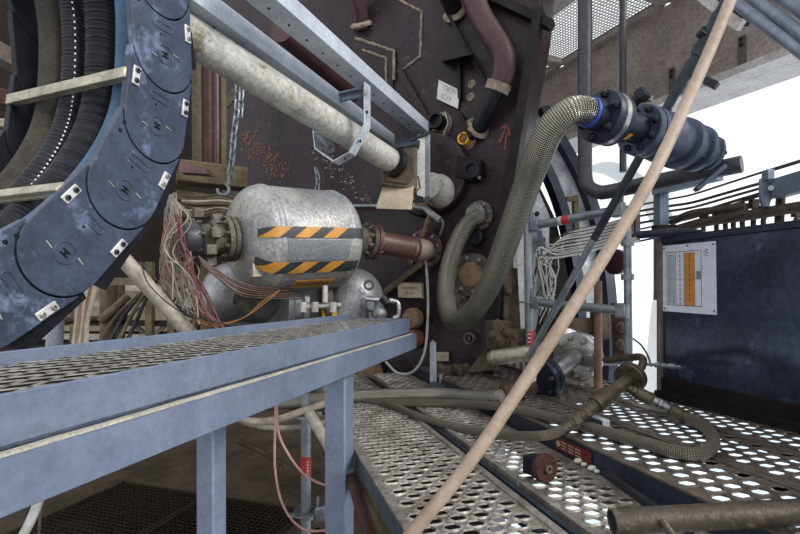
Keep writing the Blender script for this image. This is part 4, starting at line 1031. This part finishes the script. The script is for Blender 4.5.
# ------------------------------------------------------------------ hoses and fittings lying on the decks
def onz(u, v, z): return P(u, v, (HZ-z)*F/(v-CY))
h = thing('braided_hose', 'thick dull braided hose lying across the decks from under the bench', 'hose', onz(400,400,1.1))
hp1 = [P(205,402,2.3), P(262,404,2.45), onz(325,398,1.138), onz(355,396,1.138), onz(395,394.5,1.138), onz(440,394,1.142), P(470,397,2.49), P(488,398,2.39), P(500,396,2.335), P(512,391,2.345)]
part('braid', MB().tube(spline(hp1, 12), .034, 22), 'braid_dull', h)
fa, fb = P(506,394,2.33), P(547,377,2.45); fx = (fb-fa).normalized()
part('ferrule', MB().lathe(fa-fx*.02, fx, [(0,.04),(.01,.05),(.10,.05),(.11,.056),(.17,.056),(.18,.05)], 24), 'sleeve_brown', h, 'brown dirty end sleeve')
part('tag_plate', MB().box(lerp(fa,fb,.45)+V((.02,-.045,.045)), (.06,.004,.04), axes=(fx, V((.3,-.9,.5)), Z)), 'sign_white', h)
part('flange', MB().lathe(fb-fx*.03, fx, [(0,.05),(0,.095),(.025,.098),(.026,.085),(.03,.085),(.031,.098),(.055,.098),(.055,.05)], 36), 'black_blue', h)
bolts(h, fb-fx*.03, -fx, .076, 6, .014, .014, 'bolt_dark')
fp = thing('flanged_pipe', 'tan-grey steel pipe spool with big bolted discs lying at deck end', 'pipe', P(590,380,2.9))
q0 = fb+fx*.025; q1 = P(577,355,2.84)
part('tube', MB().cyl(q0, q1, .048, n=22), 'steel', fp)
fx2 = (q1-q0).normalized()
part('disc', MB().lathe(P(563,352,3.02), V((.15,-1,.05)), [(-.02,.02),(-.02,.155),(.01,.155),(.013,.15),(.013,.06)], 40), 'steel', fp, 'flat disc facing the viewer')
bolts(fp, P(563,352,3.02)+V((.15,-1,.05)).normalized()*.011, V((.15,-1,.05)), .12, 8, .016, .014, 'flange_dirty')
part('disc', MB().lathe(P(574,357,2.82), V((.8,.6,0)), [(0,.05),(0,.143),(.03,.146),(.034,.146),(.036,.13),(.044,.13),(.046,.146),(.075,.143),(.075,.02)], 40), 'steel_bright', fp, 'bright double disc')
bolts(fp, P(574,357,2.82), V((-.8,-.6,0)), .11, 8, .016, .014, 'bolt_steel'); bolts(fp, P(574,357,2.82)+V((.8,.6,0))*.075, V((.8,.6,0)), .11, 8, .016, .014, 'bolt_steel')
part('side_tube', MB().cyl(P(588,362,2.9), P(632,361,2.75), .022), 'lance_steel', fp)
part('disc', MB().lathe(P(573,380,2.80), V((-.1,-.8,.6)), [(-.015,.02),(-.015,.14),(.01,.14),(.01,.02)], 36), 'flange_dirty', fp); bolts(fp, P(573,380,2.80)+V((-.1,-.8,.6)).normalized()*.011, V((-.1,-.8,.6)), .11, 6, .014, .012, 'bolt_steel')
ep = thing('pipe_stub', 'pale round-ended pipe stub lying behind the scaffold upright foot', 'pipe', P(520,365,2.85))
part('tube', MB().tube([P(489,358,2.90), P(492,358,2.89), P(545,351,2.80)], .047, 20, rf=lambda i, L: (.03,.047,.047)[i]), 'alu', ep); part('end_plug', MB().lathe(P(488,358,2.905), V((-1,.05,0)), [(-.01,.034),(.005,.03),(.012,.001)], 18), 'clay', ep, 'rusty tan end')
bp_ = thing('bolted_plate', 'dark red-brown upright plate with two big nuts by the opening', 'plate', P(625,352,2.75))
part('plate', MB().prism([P(611,303,2.75), P(630,303,2.72), P(632,357,2.72), P(613,357,2.75)], V((.01,.03,0))), 'red_brown', bp_, bevel=.003)
for v in (327,344): part('nut', MB().lathe(P(621,v,2.73), V((-.2,-1,0)), [(0,.034),(.02,.034),(.022,.02),(.05,.02),(.052,.012)], 6), 'brass_dirty', bp_)
solo('machine_block', MB().box(P(575,330,3.2), (.28,.12,.16)).box(P(600,322,3.15), (.1,.1,.22)).cyl(P(548,338,3.15), P(600,340,3.1), .03), 'dirt', 'dirty machine block behind the flanged discs', 'block', bevel=.01)

# hose couplings
def coupling(a, b, segs, name, label, m='brass_dirty'):
    t = thing(name, label, 'coupling', lerp(a, b, .5)); ax_ = (V(b)-V(a)); L = ax_.length; ax_.normalize()
    for i, (t0, t1, r0, r1, n, nm, mm) in enumerate(segs):
        part(nm, MB().lathe(V(a)+ax_*L*t0, ax_, [(0,r0*.9),(L*(t1-t0)*.08,r0),(L*(t1-t0)*.92,r1),(L*(t1-t0),r1*.9)], n), mm or m, t)
    return t, ax_
ca, cb = onz(561,431,1.205), P(630,378,2.0)
t, ax_ = coupling(ca, cb, [(0,.13,.021,.023,20,'ferrule',None),(.13,.2,.027,.027,6,'hex_nut',None),(.2,.27,.023,.023,20,'collar',None),(.27,.34,.029,.029,6,'hex_nut',None),(.34,.44,.024,.026,20,'collar',None),(.44,.70,.034,.034,22,'sleeve',None),(.70,.76,.026,.026,20,'collar',None),(.76,.96,.027,.026,20,'tee_body',None)], 'hose_coupling', 'brown brass hose coupling rising to a small flange on the deck')
part('flange', MB().lathe(cb-ax_*.015, ax_, [(0,.024),(0,.062),(.014,.064),(.015,.056),(.019,.056),(.02,.064),(.036,.062),(.036,.024)], 32), 'brass_dirty', t); bolts(t, cb-ax_*.015, -ax_, .049, 6, .009, .008, 'bolt_dark')
e0 = cb+ax_*.03
part('elbow', MB().tube(spline([e0, e0+ax_*.05, P(643,362,2.08), P(640,357,2.14), P(628,358,2.25), P(605,360,2.4)], 8), .017, 14), 'brass_dirty', t)
part('tag', MB().lathe(lerp(ca,cb,.55)-ax_*.02, ax_, [(0,.035),(.05,.035)], 22, 3.6, 4.6, cap=False), 'sign_tan', t)
t = thing('hose_probe', 'thin metal coupling pin pointing right in front of the panel edge', 'coupling', P(665,367,2.2))
part('rod', MB().cyl(P(645,364,2.24), P(681,367,2.1), .007, n=10), 'lance_steel', t)
for a_, b_ in ((.3,.45),(.5,.62),(.68,.85)): part('nut', MB().cyl(lerp(P(645,364,2.24),P(681,367,2.1),a_), lerp(P(645,364,2.24),P(681,367,2.1),b_), .013, n=6), 'lance_steel', t)
ba, bb = P(626,387,1.97), onz(692,420,1.205)
t, _ = coupling(ba, bb, [(0,.10,.018,.018,16,'collar',None),(.10,.17,.022,.022,6,'hex_nut',None),(.17,.42,.027,.025,18,'sleeve',None),(.42,.50,.02,.02,16,'collar','steel'),(.50,.56,.023,.023,6,'hex_nut','steel'),(.56,.68,.018,.018,16,'collar','steel'),(.68,.86,.028,.026,16,'sleeve',None),(.86,1.0,.024,.024,16,'ferrule',None)], 'hose_coupling', 'branch coupling running right from the tee to the curled hose')
solo('braided_hose', MB().tube(spline([bb-(bb-ba).normalized()*.02, onz(701,424,1.205), onz(711,433,1.2), onz(712,446,1.197), onz(698,454,1.197), onz(672,451,1.197), onz(640,442,1.197), onz(605,432,1.197), onz(575,424,1.197), onz(545,416,1.195), onz(523,411,1.19), onz(493,406,1.165), onz(455,403.5,1.13), onz(420,403,1.122), onz(385,403,1.122)], 12), .021, 18), 'braid_small', 'brown hose curling on the raised deck and running left behind the coupling', 'hose')
solo('braided_hose', MB().tube(spline([ca+(cb-ca).normalized()*.02, onz(552,434,1.203), onz(539,436,1.195), onz(515,436,1.165), onz(493,434,1.14), onz(466,429,1.12), onz(440,423,1.118), onz(416,415.5,1.118), onz(396,407,1.118), onz(378,402,1.118), onz(350,398,1.118)], 12), .0175, 18), 'braid_small', 'brown braided hose sagging from the brass coupling across to the bench', 'hose')
# small things on the decks
cw = thing('cap_wheel', 'rusty round cap with hub lying on the low grey deck', 'cap', P(543,484,1.5))
cx_ = V((.45,-.88,.1)).normalized(); cc0 = P(545,468,1.5)
part('disc', MB().lathe(cc0-cx_*.012, cx_, [(0,.03),(0,.044),(.006,.046),(.016,.046),(.022,.042),(.022,.016),(.028,.014),(.028,.001)], 28), 'red_brown', cw)
part('hub', MB().lathe(cc0+cx_*.014, cx_, [(0,.013),(.006,.013),(.006,.007),(.001,.006),(.001,.0001)], 16), 'flange_dirty', cw, 'bright worn hub')
part('stem', MB().cyl(cc0-cx_*.075, cc0-cx_*.01, .022, n=14), 'chain_dark', cw); part('nut', MB().box(cc0-cx_*.05+Z*.0, (.055,.05,.06), axes=(cx_, Z.cross(cx_), Z)), 'chain_dark', cw, bevel=.006)
pb = G(590,429,1.174); t = thing('plastic_block', 'small black block with white plastic on the raised deck', 'block', pb)
bx = MB().box(pb+Z*.022+qd*-.012, (.05,.11,.042), axes=(qd, pd, Z)); part('black_side', bx, 'rubber_black', t, bevel=.003)
part('white_side', MB().prism([pb+qd*.014+pd*-.055, pb+qd*.05+pd*-.05, pb+qd*.05+pd*-.05+Z*.045, pb+qd*.014-pd*.055+Z*.048], pd*.11), 'white_plastic', t, bevel=.003)
t = thing('scaffold_tube', 'thick brown tube lying across the lower right corner of decks', 'tube', P(700,525,1.05))
a_, b_ = P(612,522,1.05), P(840,510,1.04)
ax2 = (b_-a_).normalized()
part('tube_wall', MB().lathe(a_, ax2, [(.02,.022),(0,.024),(0,.0275),((b_-a_).length,.0275)], 28), 'tube_dark', t)
part('bore', MB().lathe(a_+ax2*.004, ax2, [(0,.0235),(.05,.02),(.05,.0001)], 24), 'chain_dark', t)
part('peg', MB().cyl(P(662,520,1.02), P(673,536,1.0), .008), 'tube_dark', t)
solo('rod', MB().tube([P(603,472,1.50), P(606,474,1.49), P(652,507,1.26), P(690,532,1.12)], .013, 12, rf=lambda i, L: (.008,.013,.013,.011)[i]), 'rubber_black', 'black rod lying slanted beside the raised deck, below the red sticker', 'rod')
gp = G(722,411,1.17)
random.seed(8); gm_ = MB()
for i in range(40):
    a = random.uniform(0, 6.28); p = gp+V((random.uniform(-.06,.06), random.uniform(-.04,.04), .004)); r = random.uniform(.01,.035)
    gm_.tube(spline([p, p+V((math.cos(a)*r, math.sin(a)*r, random.uniform(.005,.03))), p+V((math.cos(a+.8)*r*2, math.sin(a+.8)*r*2, .004))], 4), .0012, 4)
solo('swarf', gm_, 'olive', 'tangle of dry fibres at the foot of the dark panel', 'fibres', kind='stuff')
solo('stone', MB().sphere(G(680,460,1.17)+Z*.006, .016, 10, (1.4,1,.5)), 'chain_dark', 'small dark lump on the raised deck in front of the curled hose', 'lump')
# upright bracket at the deck end
t = thing('upright_bracket', 'small grey upright bracket standing at the far end of the decks', 'bracket', P(435,384,2.95))
part('upright', MB().prism([P(430,343,3.0), P(433,340,3.0), P(436,343,3.0), P(437,388,2.95), P(430,388,2.95)], V((.0,.02,0))), 'scaffold', t)
part('foot', MB().box(P(440,385,2.92), (.12,.08,.03)), 'plank_side', t); part('hook', MB().cyl(P(441,374,2.93), P(441,388,2.93), .012), 'bolt_steel', t)
t = thing('slanting_plate', 'brown triangular stiffener plate leaning below the hose loop', 'plate', P(478,372,3.0))
part('plate', MB().prism([P(467,372,3.0), P(490,342,3.05), P(500,345,3.05), P(498,370,3.0)], V((.02,.06,0))), 'dirt', t)
for (u, v, d, sx, sy, sz, lb) in ((515,338,3.05,.16,.16,.12,'dirt-caked brown block behind the scaffold upright with red band'),(498,335,3.0,.12,.12,.18,'dirt-caked upright block left of the scaffold upright foot'),(450,370,3.08,.22,.1,.06,'brown mud ridge at the hull foot behind the upright bracket'),(508,300,3.2,.14,.14,.42,'dirty dark column behind the lower braided hose')):
    random.seed(u); mb = MB(); mb.box(P(u,v,d), (sx,sy,sz), rot=.3)
    for k in range(9): mb.sphere(P(u,v,d)+V((random.uniform(-.5,.5)*sx, -sy*.45+random.uniform(-.03,.03), random.uniform(-.5,.5)*sz)), random.uniform(.02,.045), 8)
    solo('dirt_block', mb, 'dirt', lb, 'block', bevel=.008)

# ------------------------------------------------------------------ under the bench
sp_ = thing('scaffold_standard', 'galvanized scaffold upright with red band standing under the bench', 'scaffold tube', P(305,560,2.3).xy.to_3d())
bX = P(306,480,2.3); bX = V((bX.x, bX.y, 0)); topz = P(305,392,2.3).z
part('tube', MB().cyl(bX, bX+Z*topz, .0242, n=18), 'scaffold', sp_)
z0, z1 = P(0,474,2.3).z, P(0,456,2.3).z
bd = part('band', MB().cyl(bX+Z*z0, bX+Z*z1, .0258, n=18), 'red', sp_, 'red band')
for k in range(5): part('band_print', MB().box(bX+V((.011,-.0235,z0+(z1-z0)*(k+.8)/6.4)), (.012,.001,.007)), 'sign_white', bd)
for v in (512,415):
    zz = P(0,v,2.3).z
    ro = MB().lathe(bX+Z*(zz-.006), Z, [(0,.026),(0,.062),(.012,.062),(.012,.026)], 20)
    part('rosette', ro, 'scaffold', sp_); 
    for k in range(4):
        a = k*math.pi/2+.5; part('rosette_lug', MB().box(bX+V((math.cos(a)*.062, math.sin(a)*.062, zz)), (.03,.022,.02), rot=a), 'scaffold', sp_)
solo('scaffold_diagonal', MB().cyl(P(309,413,2.26), P(352,484,2.0), .026, n=16), 'wire_white', 'pale scaffold diagonal running from the upright down behind bench leg', 'scaffold tube')
t = ledger((318,514,2.28), (375,500,2.2), 'short scaffold ledger stub on the low rosette behind bench leg')
for i, (pts, m_, r, lb) in enumerate((
    ([(276,398,2.15),(275,430,2.15),(275,468,2.15),(281,500,2.15),(294,522,2.16),(312,531,2.18),(345,527,2.2)], 'wire_pink', .0055, 'pink cable hanging lowest under the bench by the scaffold upright'),
    ([(277,398,2.2),(278,430,2.2),(287,452,2.2),(304,474,2.18),(325,485,2.15),(350,487,2.1)], 'wire_pink', .006, 'pink cable hanging in a shallower curve across the scaffold upright'),
    ([(225,412,2.2),(248,421,2.2),(275,420,2.22),(300,412,2.25),(330,402,2.3)], 'wire_white', .017, 'pale hose sagging under the bench, upper of two'),
    ([(225,414,2.3),(255,425,2.3),(285,428,2.32),(318,424,2.34),(345,416,2.36)], 'wire_white', .014, 'pale hose sagging under the bench, lower of two'),
    ([(236,440,2.6),(262,452,2.8),(283,464,2.9),(286,470,2.9)], 'dirt', .016, 'dirty hose lying on the brown floor behind bench legs'),
    ([(14,552,1.25),(30,522,1.27),(40,497,1.3),(43,480,1.33),(44,462,1.4)], 'grid_light', .012, 'grey cable hanging below the bench at the lower left corner'),
    ([(44,462,1.42),(43,490,1.38),(40,520,1.35),(38,545,1.33)], 'wire_brown', .004, 'thin brown cord hanging beside the grey cable lower left'),
    ([(-20,520,1.7),(8,510,1.7),(28,492,1.75),(60,475,1.85)], 'olive', .018, 'olive hose in the dark at lower left under the bench'))):
    solo('hose' if r > .012 else 'cable', MB().tube(spline([P(*q) for q in pts], 10), r, 10), m_, lb, 'hose' if r > .012 else 'cable')
solo('rusty_pipe', MB().cyl(P(352,478,1.75), P(378,560,1.35), .022, n=14), 'red_brown', 'rusty pipe under the near deck beside the right bench leg', 'pipe')
solo('support_beam', MB().bar(P(352,455,1.95)-Z*.02, P(410,560,1.42)-Z*.02, .05, .06), 'olive', 'olive support beam under the near deck', 'beam')

# ------------------------------------------------------------------ left side between drag chain and tank
def end_on(t, r): return T0-tx*t
iv = thing('inlet_valve', 'dirty dark valve body bolted to the left end of the striped tank', 'valve', T0-tx*.15-Z*.15)
part('flange', MB().lathe(T0-tx*.06, tx, [(0,.08),(0,.115),(.022,.118),(.024,.11),(.028,.11),(.03,.118),(.052,.115),(.06,.09),(.09,.09)], 36), 'flange_dirty', iv); bolts(iv, T0-tx*.06, -tx, .10, 10, .012, .014, 'flange_dirty')
part('body', MB().lathe(T0-tx*.17, tx, [(0,.06),(.01,.07),(.04,.075),(.045,.09),(.065,.09),(.07,.07),(.12,.08)], 28), 'flange_dirty', iv)
part('actuator', MB().lathe(T0-tx*.27, tx, [(0,.03),(.008,.055),(.02,.075),(.04,.082),(.08,.082),(.085,.075),(.11,.06)], 28), 'rail_dark', iv, 'dark grey rounded cap'); bolts(iv, T0-tx*.17, -tx, .08, 6, .011, .02, 'flange_dirty')
for k, (dz, dy) in enumerate(((.10,0),(-.11,.02),(.02,-.10),(-.06,-.09),(.13,.03))): part('lug', MB().box(T0-tx*(.09+.02*k)+Z*dz+ty*-dy, (.05,.04,.05), axes=(tx, ty, Z)), 'flange_dirty', iv, bevel=.004)
bt = thing('round_vessel', 'grey round dome vessel below left of the striped tank', 'vessel', P(222,325,2.85))
da = V((-.45,-.85,.1)).normalized(); dc = P(224,292,2.85)
prof_d = [(-.30,.175)]+[(.12*math.sin(math.pi/2*i/12)-.02, .175*math.cos(math.pi/2*i/12)+.0002) for i in range(13)]
part('dome', MB().lathe(dc, da, prof_d, 36), 'silver_dome', bt)
part('flange', MB().lathe(P(246,300,2.68), V((.3,-.9,.1)), [(0,.07),(.02,.07),(.03,.05),(.03,.001)], 24), 'flange_dirty', bt); bolts(bt, P(246,300,2.68)+V((.3,-.9,.1))*.02, V((.3,-.9,.1)), .06, 6, .012, .03, 'flange_dirty')
sd = thing('steam_dome', 'bulging silver dome with valves behind the end of the bench', 'vessel', P(353,325,3.0))
c = P(354,300,3.0)
part('dome', MB().lathe(V((c.x,c.y,c.z-.25)), Z, [(0,.18),(.25,.185)]+[(.25+.2*math.sin(math.pi/2*i/12), .185*math.cos(math.pi/2*i/12)+.0002) for i in range(1,13)], 40), 'silver_dome', sd)
part('eye_ring', MB().tube(circle(P(369,285,2.80), V((1,0,0)), Z, .025, 14)+[circle(P(369,285,2.80), V((1,0,0)), Z, .025, 14)[0]], .008, 8), 'flange_dirty', sd)
part('side_disc', MB().lathe(P(352,298,2.99), V((-1,-.35,0)), [(.15,.16),(.19,.16),(.2,.13),(.2,.001)], 28), 'flange_dirty', sd)
vs_ = thing('valve_cluster', 'small silver valves and bent tubes in front of the silver dome', 'valve', P(380,318,2.75))
part('body', MB().box(P(371,304,2.76), (.06,.06,.09)), 'gloss_grey', vs_, bevel=.012); part('bulb', MB().sphere(P(379,314,2.72), .045, 16), 'silver_dome', vs_)
part('cross_tube', MB().cyl(P(366,299,2.74), P(394,301,2.74), .016), 'steel_bright', vs_); part('bent_tube', MB().tube(spline([P(388,301,2.74), P(397,302,2.74), P(399,308,2.74), P(398,316,2.74), P(393,318,2.73)], 6), .014, 10), 'steel_bright', vs_)
part('knob', MB().cyl(P(382,297,2.72), P(387,303,2.72), .024), 'bolt_dark', vs_); part('handle', MB().bar(P(367,308,2.7), P(367,321,2.7), .022, .02), 'pipe_brown', vs_)
dv = thing('drain_cock', 'white drain cock hanging under the striped tank', 'valve', P(322,305,2.6))
part('stem', MB().cyl(P(325,286,2.62), P(325,303,2.6), .016), 'grid_light', dv); part('barrel', MB().cyl(P(303,307,2.6), P(341,305,2.62), .014), 'pipe_white', dv)
for u in (303,315,333): part('knob', MB().cyl(P(u,302,2.59), P(u,312,2.59), .02, n=10), 'pipe_white', dv)
solo('flange_ring', MB().lathe(P(304,303,2.9), V((-.9,-.4,0)), [(0,.09),(0,.155),(.03,.158),(.04,.14),(.08,.14),(.09,.158),(.12,.155),(.12,.05)], 32), 'silver_dome', 'grey double flange below the striped tank left of the silver dome', 'flange')
solo('yellow_box', MB().box(P(330,316,2.85), (.10,.05,.08), rot=.3), 'yellow', 'yellow and grey block behind the bench end under the tank', 'block', bevel=.006)

# girders and standing pipes behind the drag chain
for i, (a_, b_, w_, h_, m_, lb) in enumerate((
    ((176,172,3.3),(247,180,3.5),.16,.15,'olive','olive dust-covered girder behind the drag chain, upper of three'),
    ((176,196,3.35),(238,204,3.5),.12,.07,'olive','olive dust-covered girder behind the drag chain, middle of three'),
    ((176,213,3.4),(232,216,3.5),.12,.05,'dirt','brown thin girder behind the drag chain, lowest of three'))):
    solo('girder', MB().bar(P(*a_), P(*b_), w_, h_), m_, lb, 'girder', bevel=.01)
solo('red_profile', MB().prism([P(178,160,3.1), P(206,168,3.1), P(208,174,3.1), P(180,172,3.1)], V((0,.08,0))), 'pipe_red', 'red-brown sheet edge just right of the chain plates', 'sheet')
for (u, r, m_, lb) in ((199,.045,'wire_brown','olive standing pipe nearest the drag chain'),(209,.045,'red_brown','dark red standing pipe behind the white pipe'),(217,.03,'pipe_brown','thin reddish standing pipe beside the dark red one'),(224,.022,'olive','thin olive standing pipe at the hull edge')):
    solo('standing_pipe', MB().cyl(P(u,168,3.45), P(u-1,30,3.45), r, n=14), m_, lb, 'pipe')
solo('brace', MB().bar(P(203,128,3.5), P(236,92,3.6), .05, .06), 'wire_brown', 'brown slanting brace behind the lifting chain', 'brace')
for i, (a_, b_, r, m_, lb) in enumerate((
    ((120,255,2.25),(192,336,2.35),.036,'wire_white','pale thick pipe slanting down right below the drag chain'),
    ((58,290,1.95),(54,352,1.95),.030,'gloss_grey','grey upright pipe behind the bench under the drag chain'),
    ((112,285,3.0),(110,340,3.0),.03,'dirt','brown upright post under the drag chain'),
    ((120,285,3.2),(120,340,3.2),.03,'dirt','second brown upright post under the drag chain'),
    ((196,300,3.0),(196,335,3.0),.025,'olive','olive short post left of the dome vessel'),
    ((100,322,2.9),(128,296,3.0),.025,'olive','olive diagonal bar under the drag chain'),
    ((28,322,2.6),(130,318,3.2),.022,'wire_brown','brown cross bar under the drag chain'))):
    solo('post' if 'post' in lb else 'pipe', MB().cyl(P(*a_), P(*b_), r, n=14), m_, lb, 'post' if 'post' in lb else 'pipe')
random.seed(21)
for k in range(5):
    u = 80+k*3; solo('rope', MB().tube(spline([P(u+4,284,2.2), P(u+random.uniform(-2,2),300,2.2), P(u-4+random.uniform(-2,2),322,2.2), P(u-6,345,2.2)], 6), .011, 8), 'clay' if k % 2 else 'wire_white', 'pale rope strand hanging in a bundle under the drag chain', 'rope', 'rope strands under the drag chain')
for k in range(4):
    solo('curved_hose', MB().tube(spline([P(98+k*9,345,2.4), P(112+k*8,322,2.45), P(128+k*6,305-k*2,2.5), P(146+k*4,290-k*4,2.55)], 8), .010, 8), ('wire_brown','rubber_black','olive','rubber_black')[k], ('brown thin hose curving up under the drag chain, leftmost of four','black thin hose curving up under the drag chain, second of four','olive thin hose curving up under the drag chain, third of four','black thin hose curving up under the drag chain, rightmost of four')[k], 'hose')
# back structure seen through the gaps: light steel lattice
lt = thing('steel_lattice', 'pale steel lattice structure in the bright gap under the drag chain', 'lattice', P(150,335,5))
for u in (75,105,150,172,205): part('upright', MB().bar(P(u,262,5), P(u,345,5), .07, .07), 'olive', lt)
for v in (287,303,322,336): part('cross_bar', MB().bar(P(30,v,5.05), P(235,v+2,5.05), .05, .06), 'wire_white' if v != 322 else 'hull_edge', lt)
for (u0, u1) in ((105,150),(150,200),(172,225)): part('brace', MB().bar(P(u0,338,5.1), P(u1,296,5.1), .04, .04), 'wire_white', lt); part('brace', MB().bar(P(u0,300,5.12), P(u1,338,5.12), .04, .04), 'panel_edge', lt)
# wires
random.seed(33)
spec = [('wire_white',32),('wire_red',14),('wire_pink',12),('wire_black',8),('wire_orange',2)]
where = {'wire_white':'pale wire hanging in the tangled bundle right of the drag chain','wire_red':'dark red wire running down from the bundle right of the drag chain','wire_pink':'pink wire looping in the bundle right of the drag chain','wire_black':'black wire sweeping from the bundle towards the bench','wire_orange':'orange wire sagging below the dome vessel'}
for m_, n in spec:
    for i in range(n):
        R_ = random.uniform
        d = R_(2.2, 2.5); s0 = (170+R_(-3,6), 196+R_(-4,6))
        if m_ == 'wire_white': pts = [s0, (172+R_(-8,22), 222+R_(-8,8)), (168+R_(-8,26), 250+R_(-10,10)), (175+R_(-15,25), 275+R_(-10,10)), (180+R_(-20,25), 305+R_(-12,20))]
        elif m_ == 'wire_red': pts = [(178+R_(-4,4),214), (181+R_(-3,4), 238), (182+R_(-2,10), 262+R_(-4,4)), (193+R_(-4,14), 290+R_(-6,6)), (205+R_(-12,26), 332)]
        elif m_ == 'wire_pink': pts = [(176+R_(-4,4),205), (165+R_(-4,12), 240), (164+R_(-4,8), 268+R_(-4,6)), (176+R_(-4,4), 276+R_(-3,6)), (184+R_(-2,8), 262+R_(-4,6)), (190+R_(-4,6), 245)]
        elif m_ == 'wire_black': pts = [(135+R_(-6,8), 262), (152+R_(-4,8), 284+R_(-4,4)), (180+R_(-4,6), 308+R_(-4,4)), (212+R_(-4,8), 322), (240, 328)]
        else: pts = [(196, 318+3*i), (215, 324+2*i), (243, 318), (262+4*i, 302), (280, 290)]
        solo('wire', MB().tube(spline([P(u, v, d+.012*k) for k, (u, v) in enumerate(pts)], 7), .0031 if m_ != 'wire_orange' else .003, 6), m_, where[m_], 'wire', 'wires: '+m_.replace('_',' '))
for k in range(6):
    solo('wire', MB().tube(spline([P(198+k, 256+k*2, 2.2), P(214+k*2, 268+k*3, 2.22), P(235+k, 280+k*3, 2.25), P(262, 288+k*2, 2.35), P(285+4*k, 284+3*k, 2.6)], 7), .004, 6), 'wire_brown' if k % 2 else 'pipe_red', ('brown' if k % 2 else 'dull red')+' wire passing in front of the dome vessel under the tank', 'wire', ('brown' if k % 2 else 'red')+' wires across the dome vessel')

# more clutter in the dim space behind the drag chain
random.seed(41)
for k in range(7):
    v = 196+k*3.2; solo('cable', MB().tube(spline([P(182,v+random.uniform(-2,2),3.15), P(200,v+2+random.uniform(-2,2),3.12), P(220,v+random.uniform(-2,3),3.15), P(242,v+4,3.2)], 7), .008, 7), ('wire_brown','wire_white','olive')[k % 3], 'dusty cable lying along the girders left of the tank', 'cable', 'dusty cables on the girders')
for i, (a_, b_, w_, h_, m_, lb) in enumerate((((-25,92,2.9),(16,104,3.1),.14,.10,'red_brown','red-brown girder at the left picture edge beyond the drag chain'),((-25,40,3.2),(22,66,3.4),.12,.12,'wire_brown','brown girder at the upper left picture edge beyond the drag chain'),((-25,122,2.8),(14,124,3.0),.06,.05,'alu','pale bar at the left picture edge below the red-brown girder'))):
    solo('girder', MB().bar(P(*a_), P(*b_), w_, h_), m_, lb, 'girder', bevel=.006)
for i, (u, v, d, r, lb) in enumerate(((196,250,2.95,.05,'dusty round fitting behind the wire bundle, upper of two'),(186,292,2.95,.04,'dusty round fitting behind the wire bundle, lower of two'))):
    t = thing('pipe_fitting', lb, 'fitting', P(u,v,d)); part('body', MB().lathe(P(u,v,d), V((-.3,-.9,.1)), [(-.05,r),(0,r),(.01,r*1.3),(.035,r*1.3),(.04,r*.7),(.09,r*.6)], 20), 'flange_dirty', t); bolts(t, P(u,v,d)+V((-.3,-.9,.1)).normalized()*.035, V((-.3,-.9,.1)), r*1.05, 6, .009, .01, 'bolt_steel')
solo('cable', MB().tube(spline([P(632,338,2.6), P(641,345,2.5), P(648,356,2.4), P(651,366,2.3)], 8), .005, 7), 'wire_black', 'thin black cable arching down across the white opening', 'cable')
t = thing('pipe_clip', 'galvanized pipe clip and rod below the tap on the hull', 'clip', H(436,238))
part('rod', MB().tube(spline([H(432,214,.1), H(443,222,.08), H(440,236,.02)], 5), .009, 8), 'bolt_steel', t)
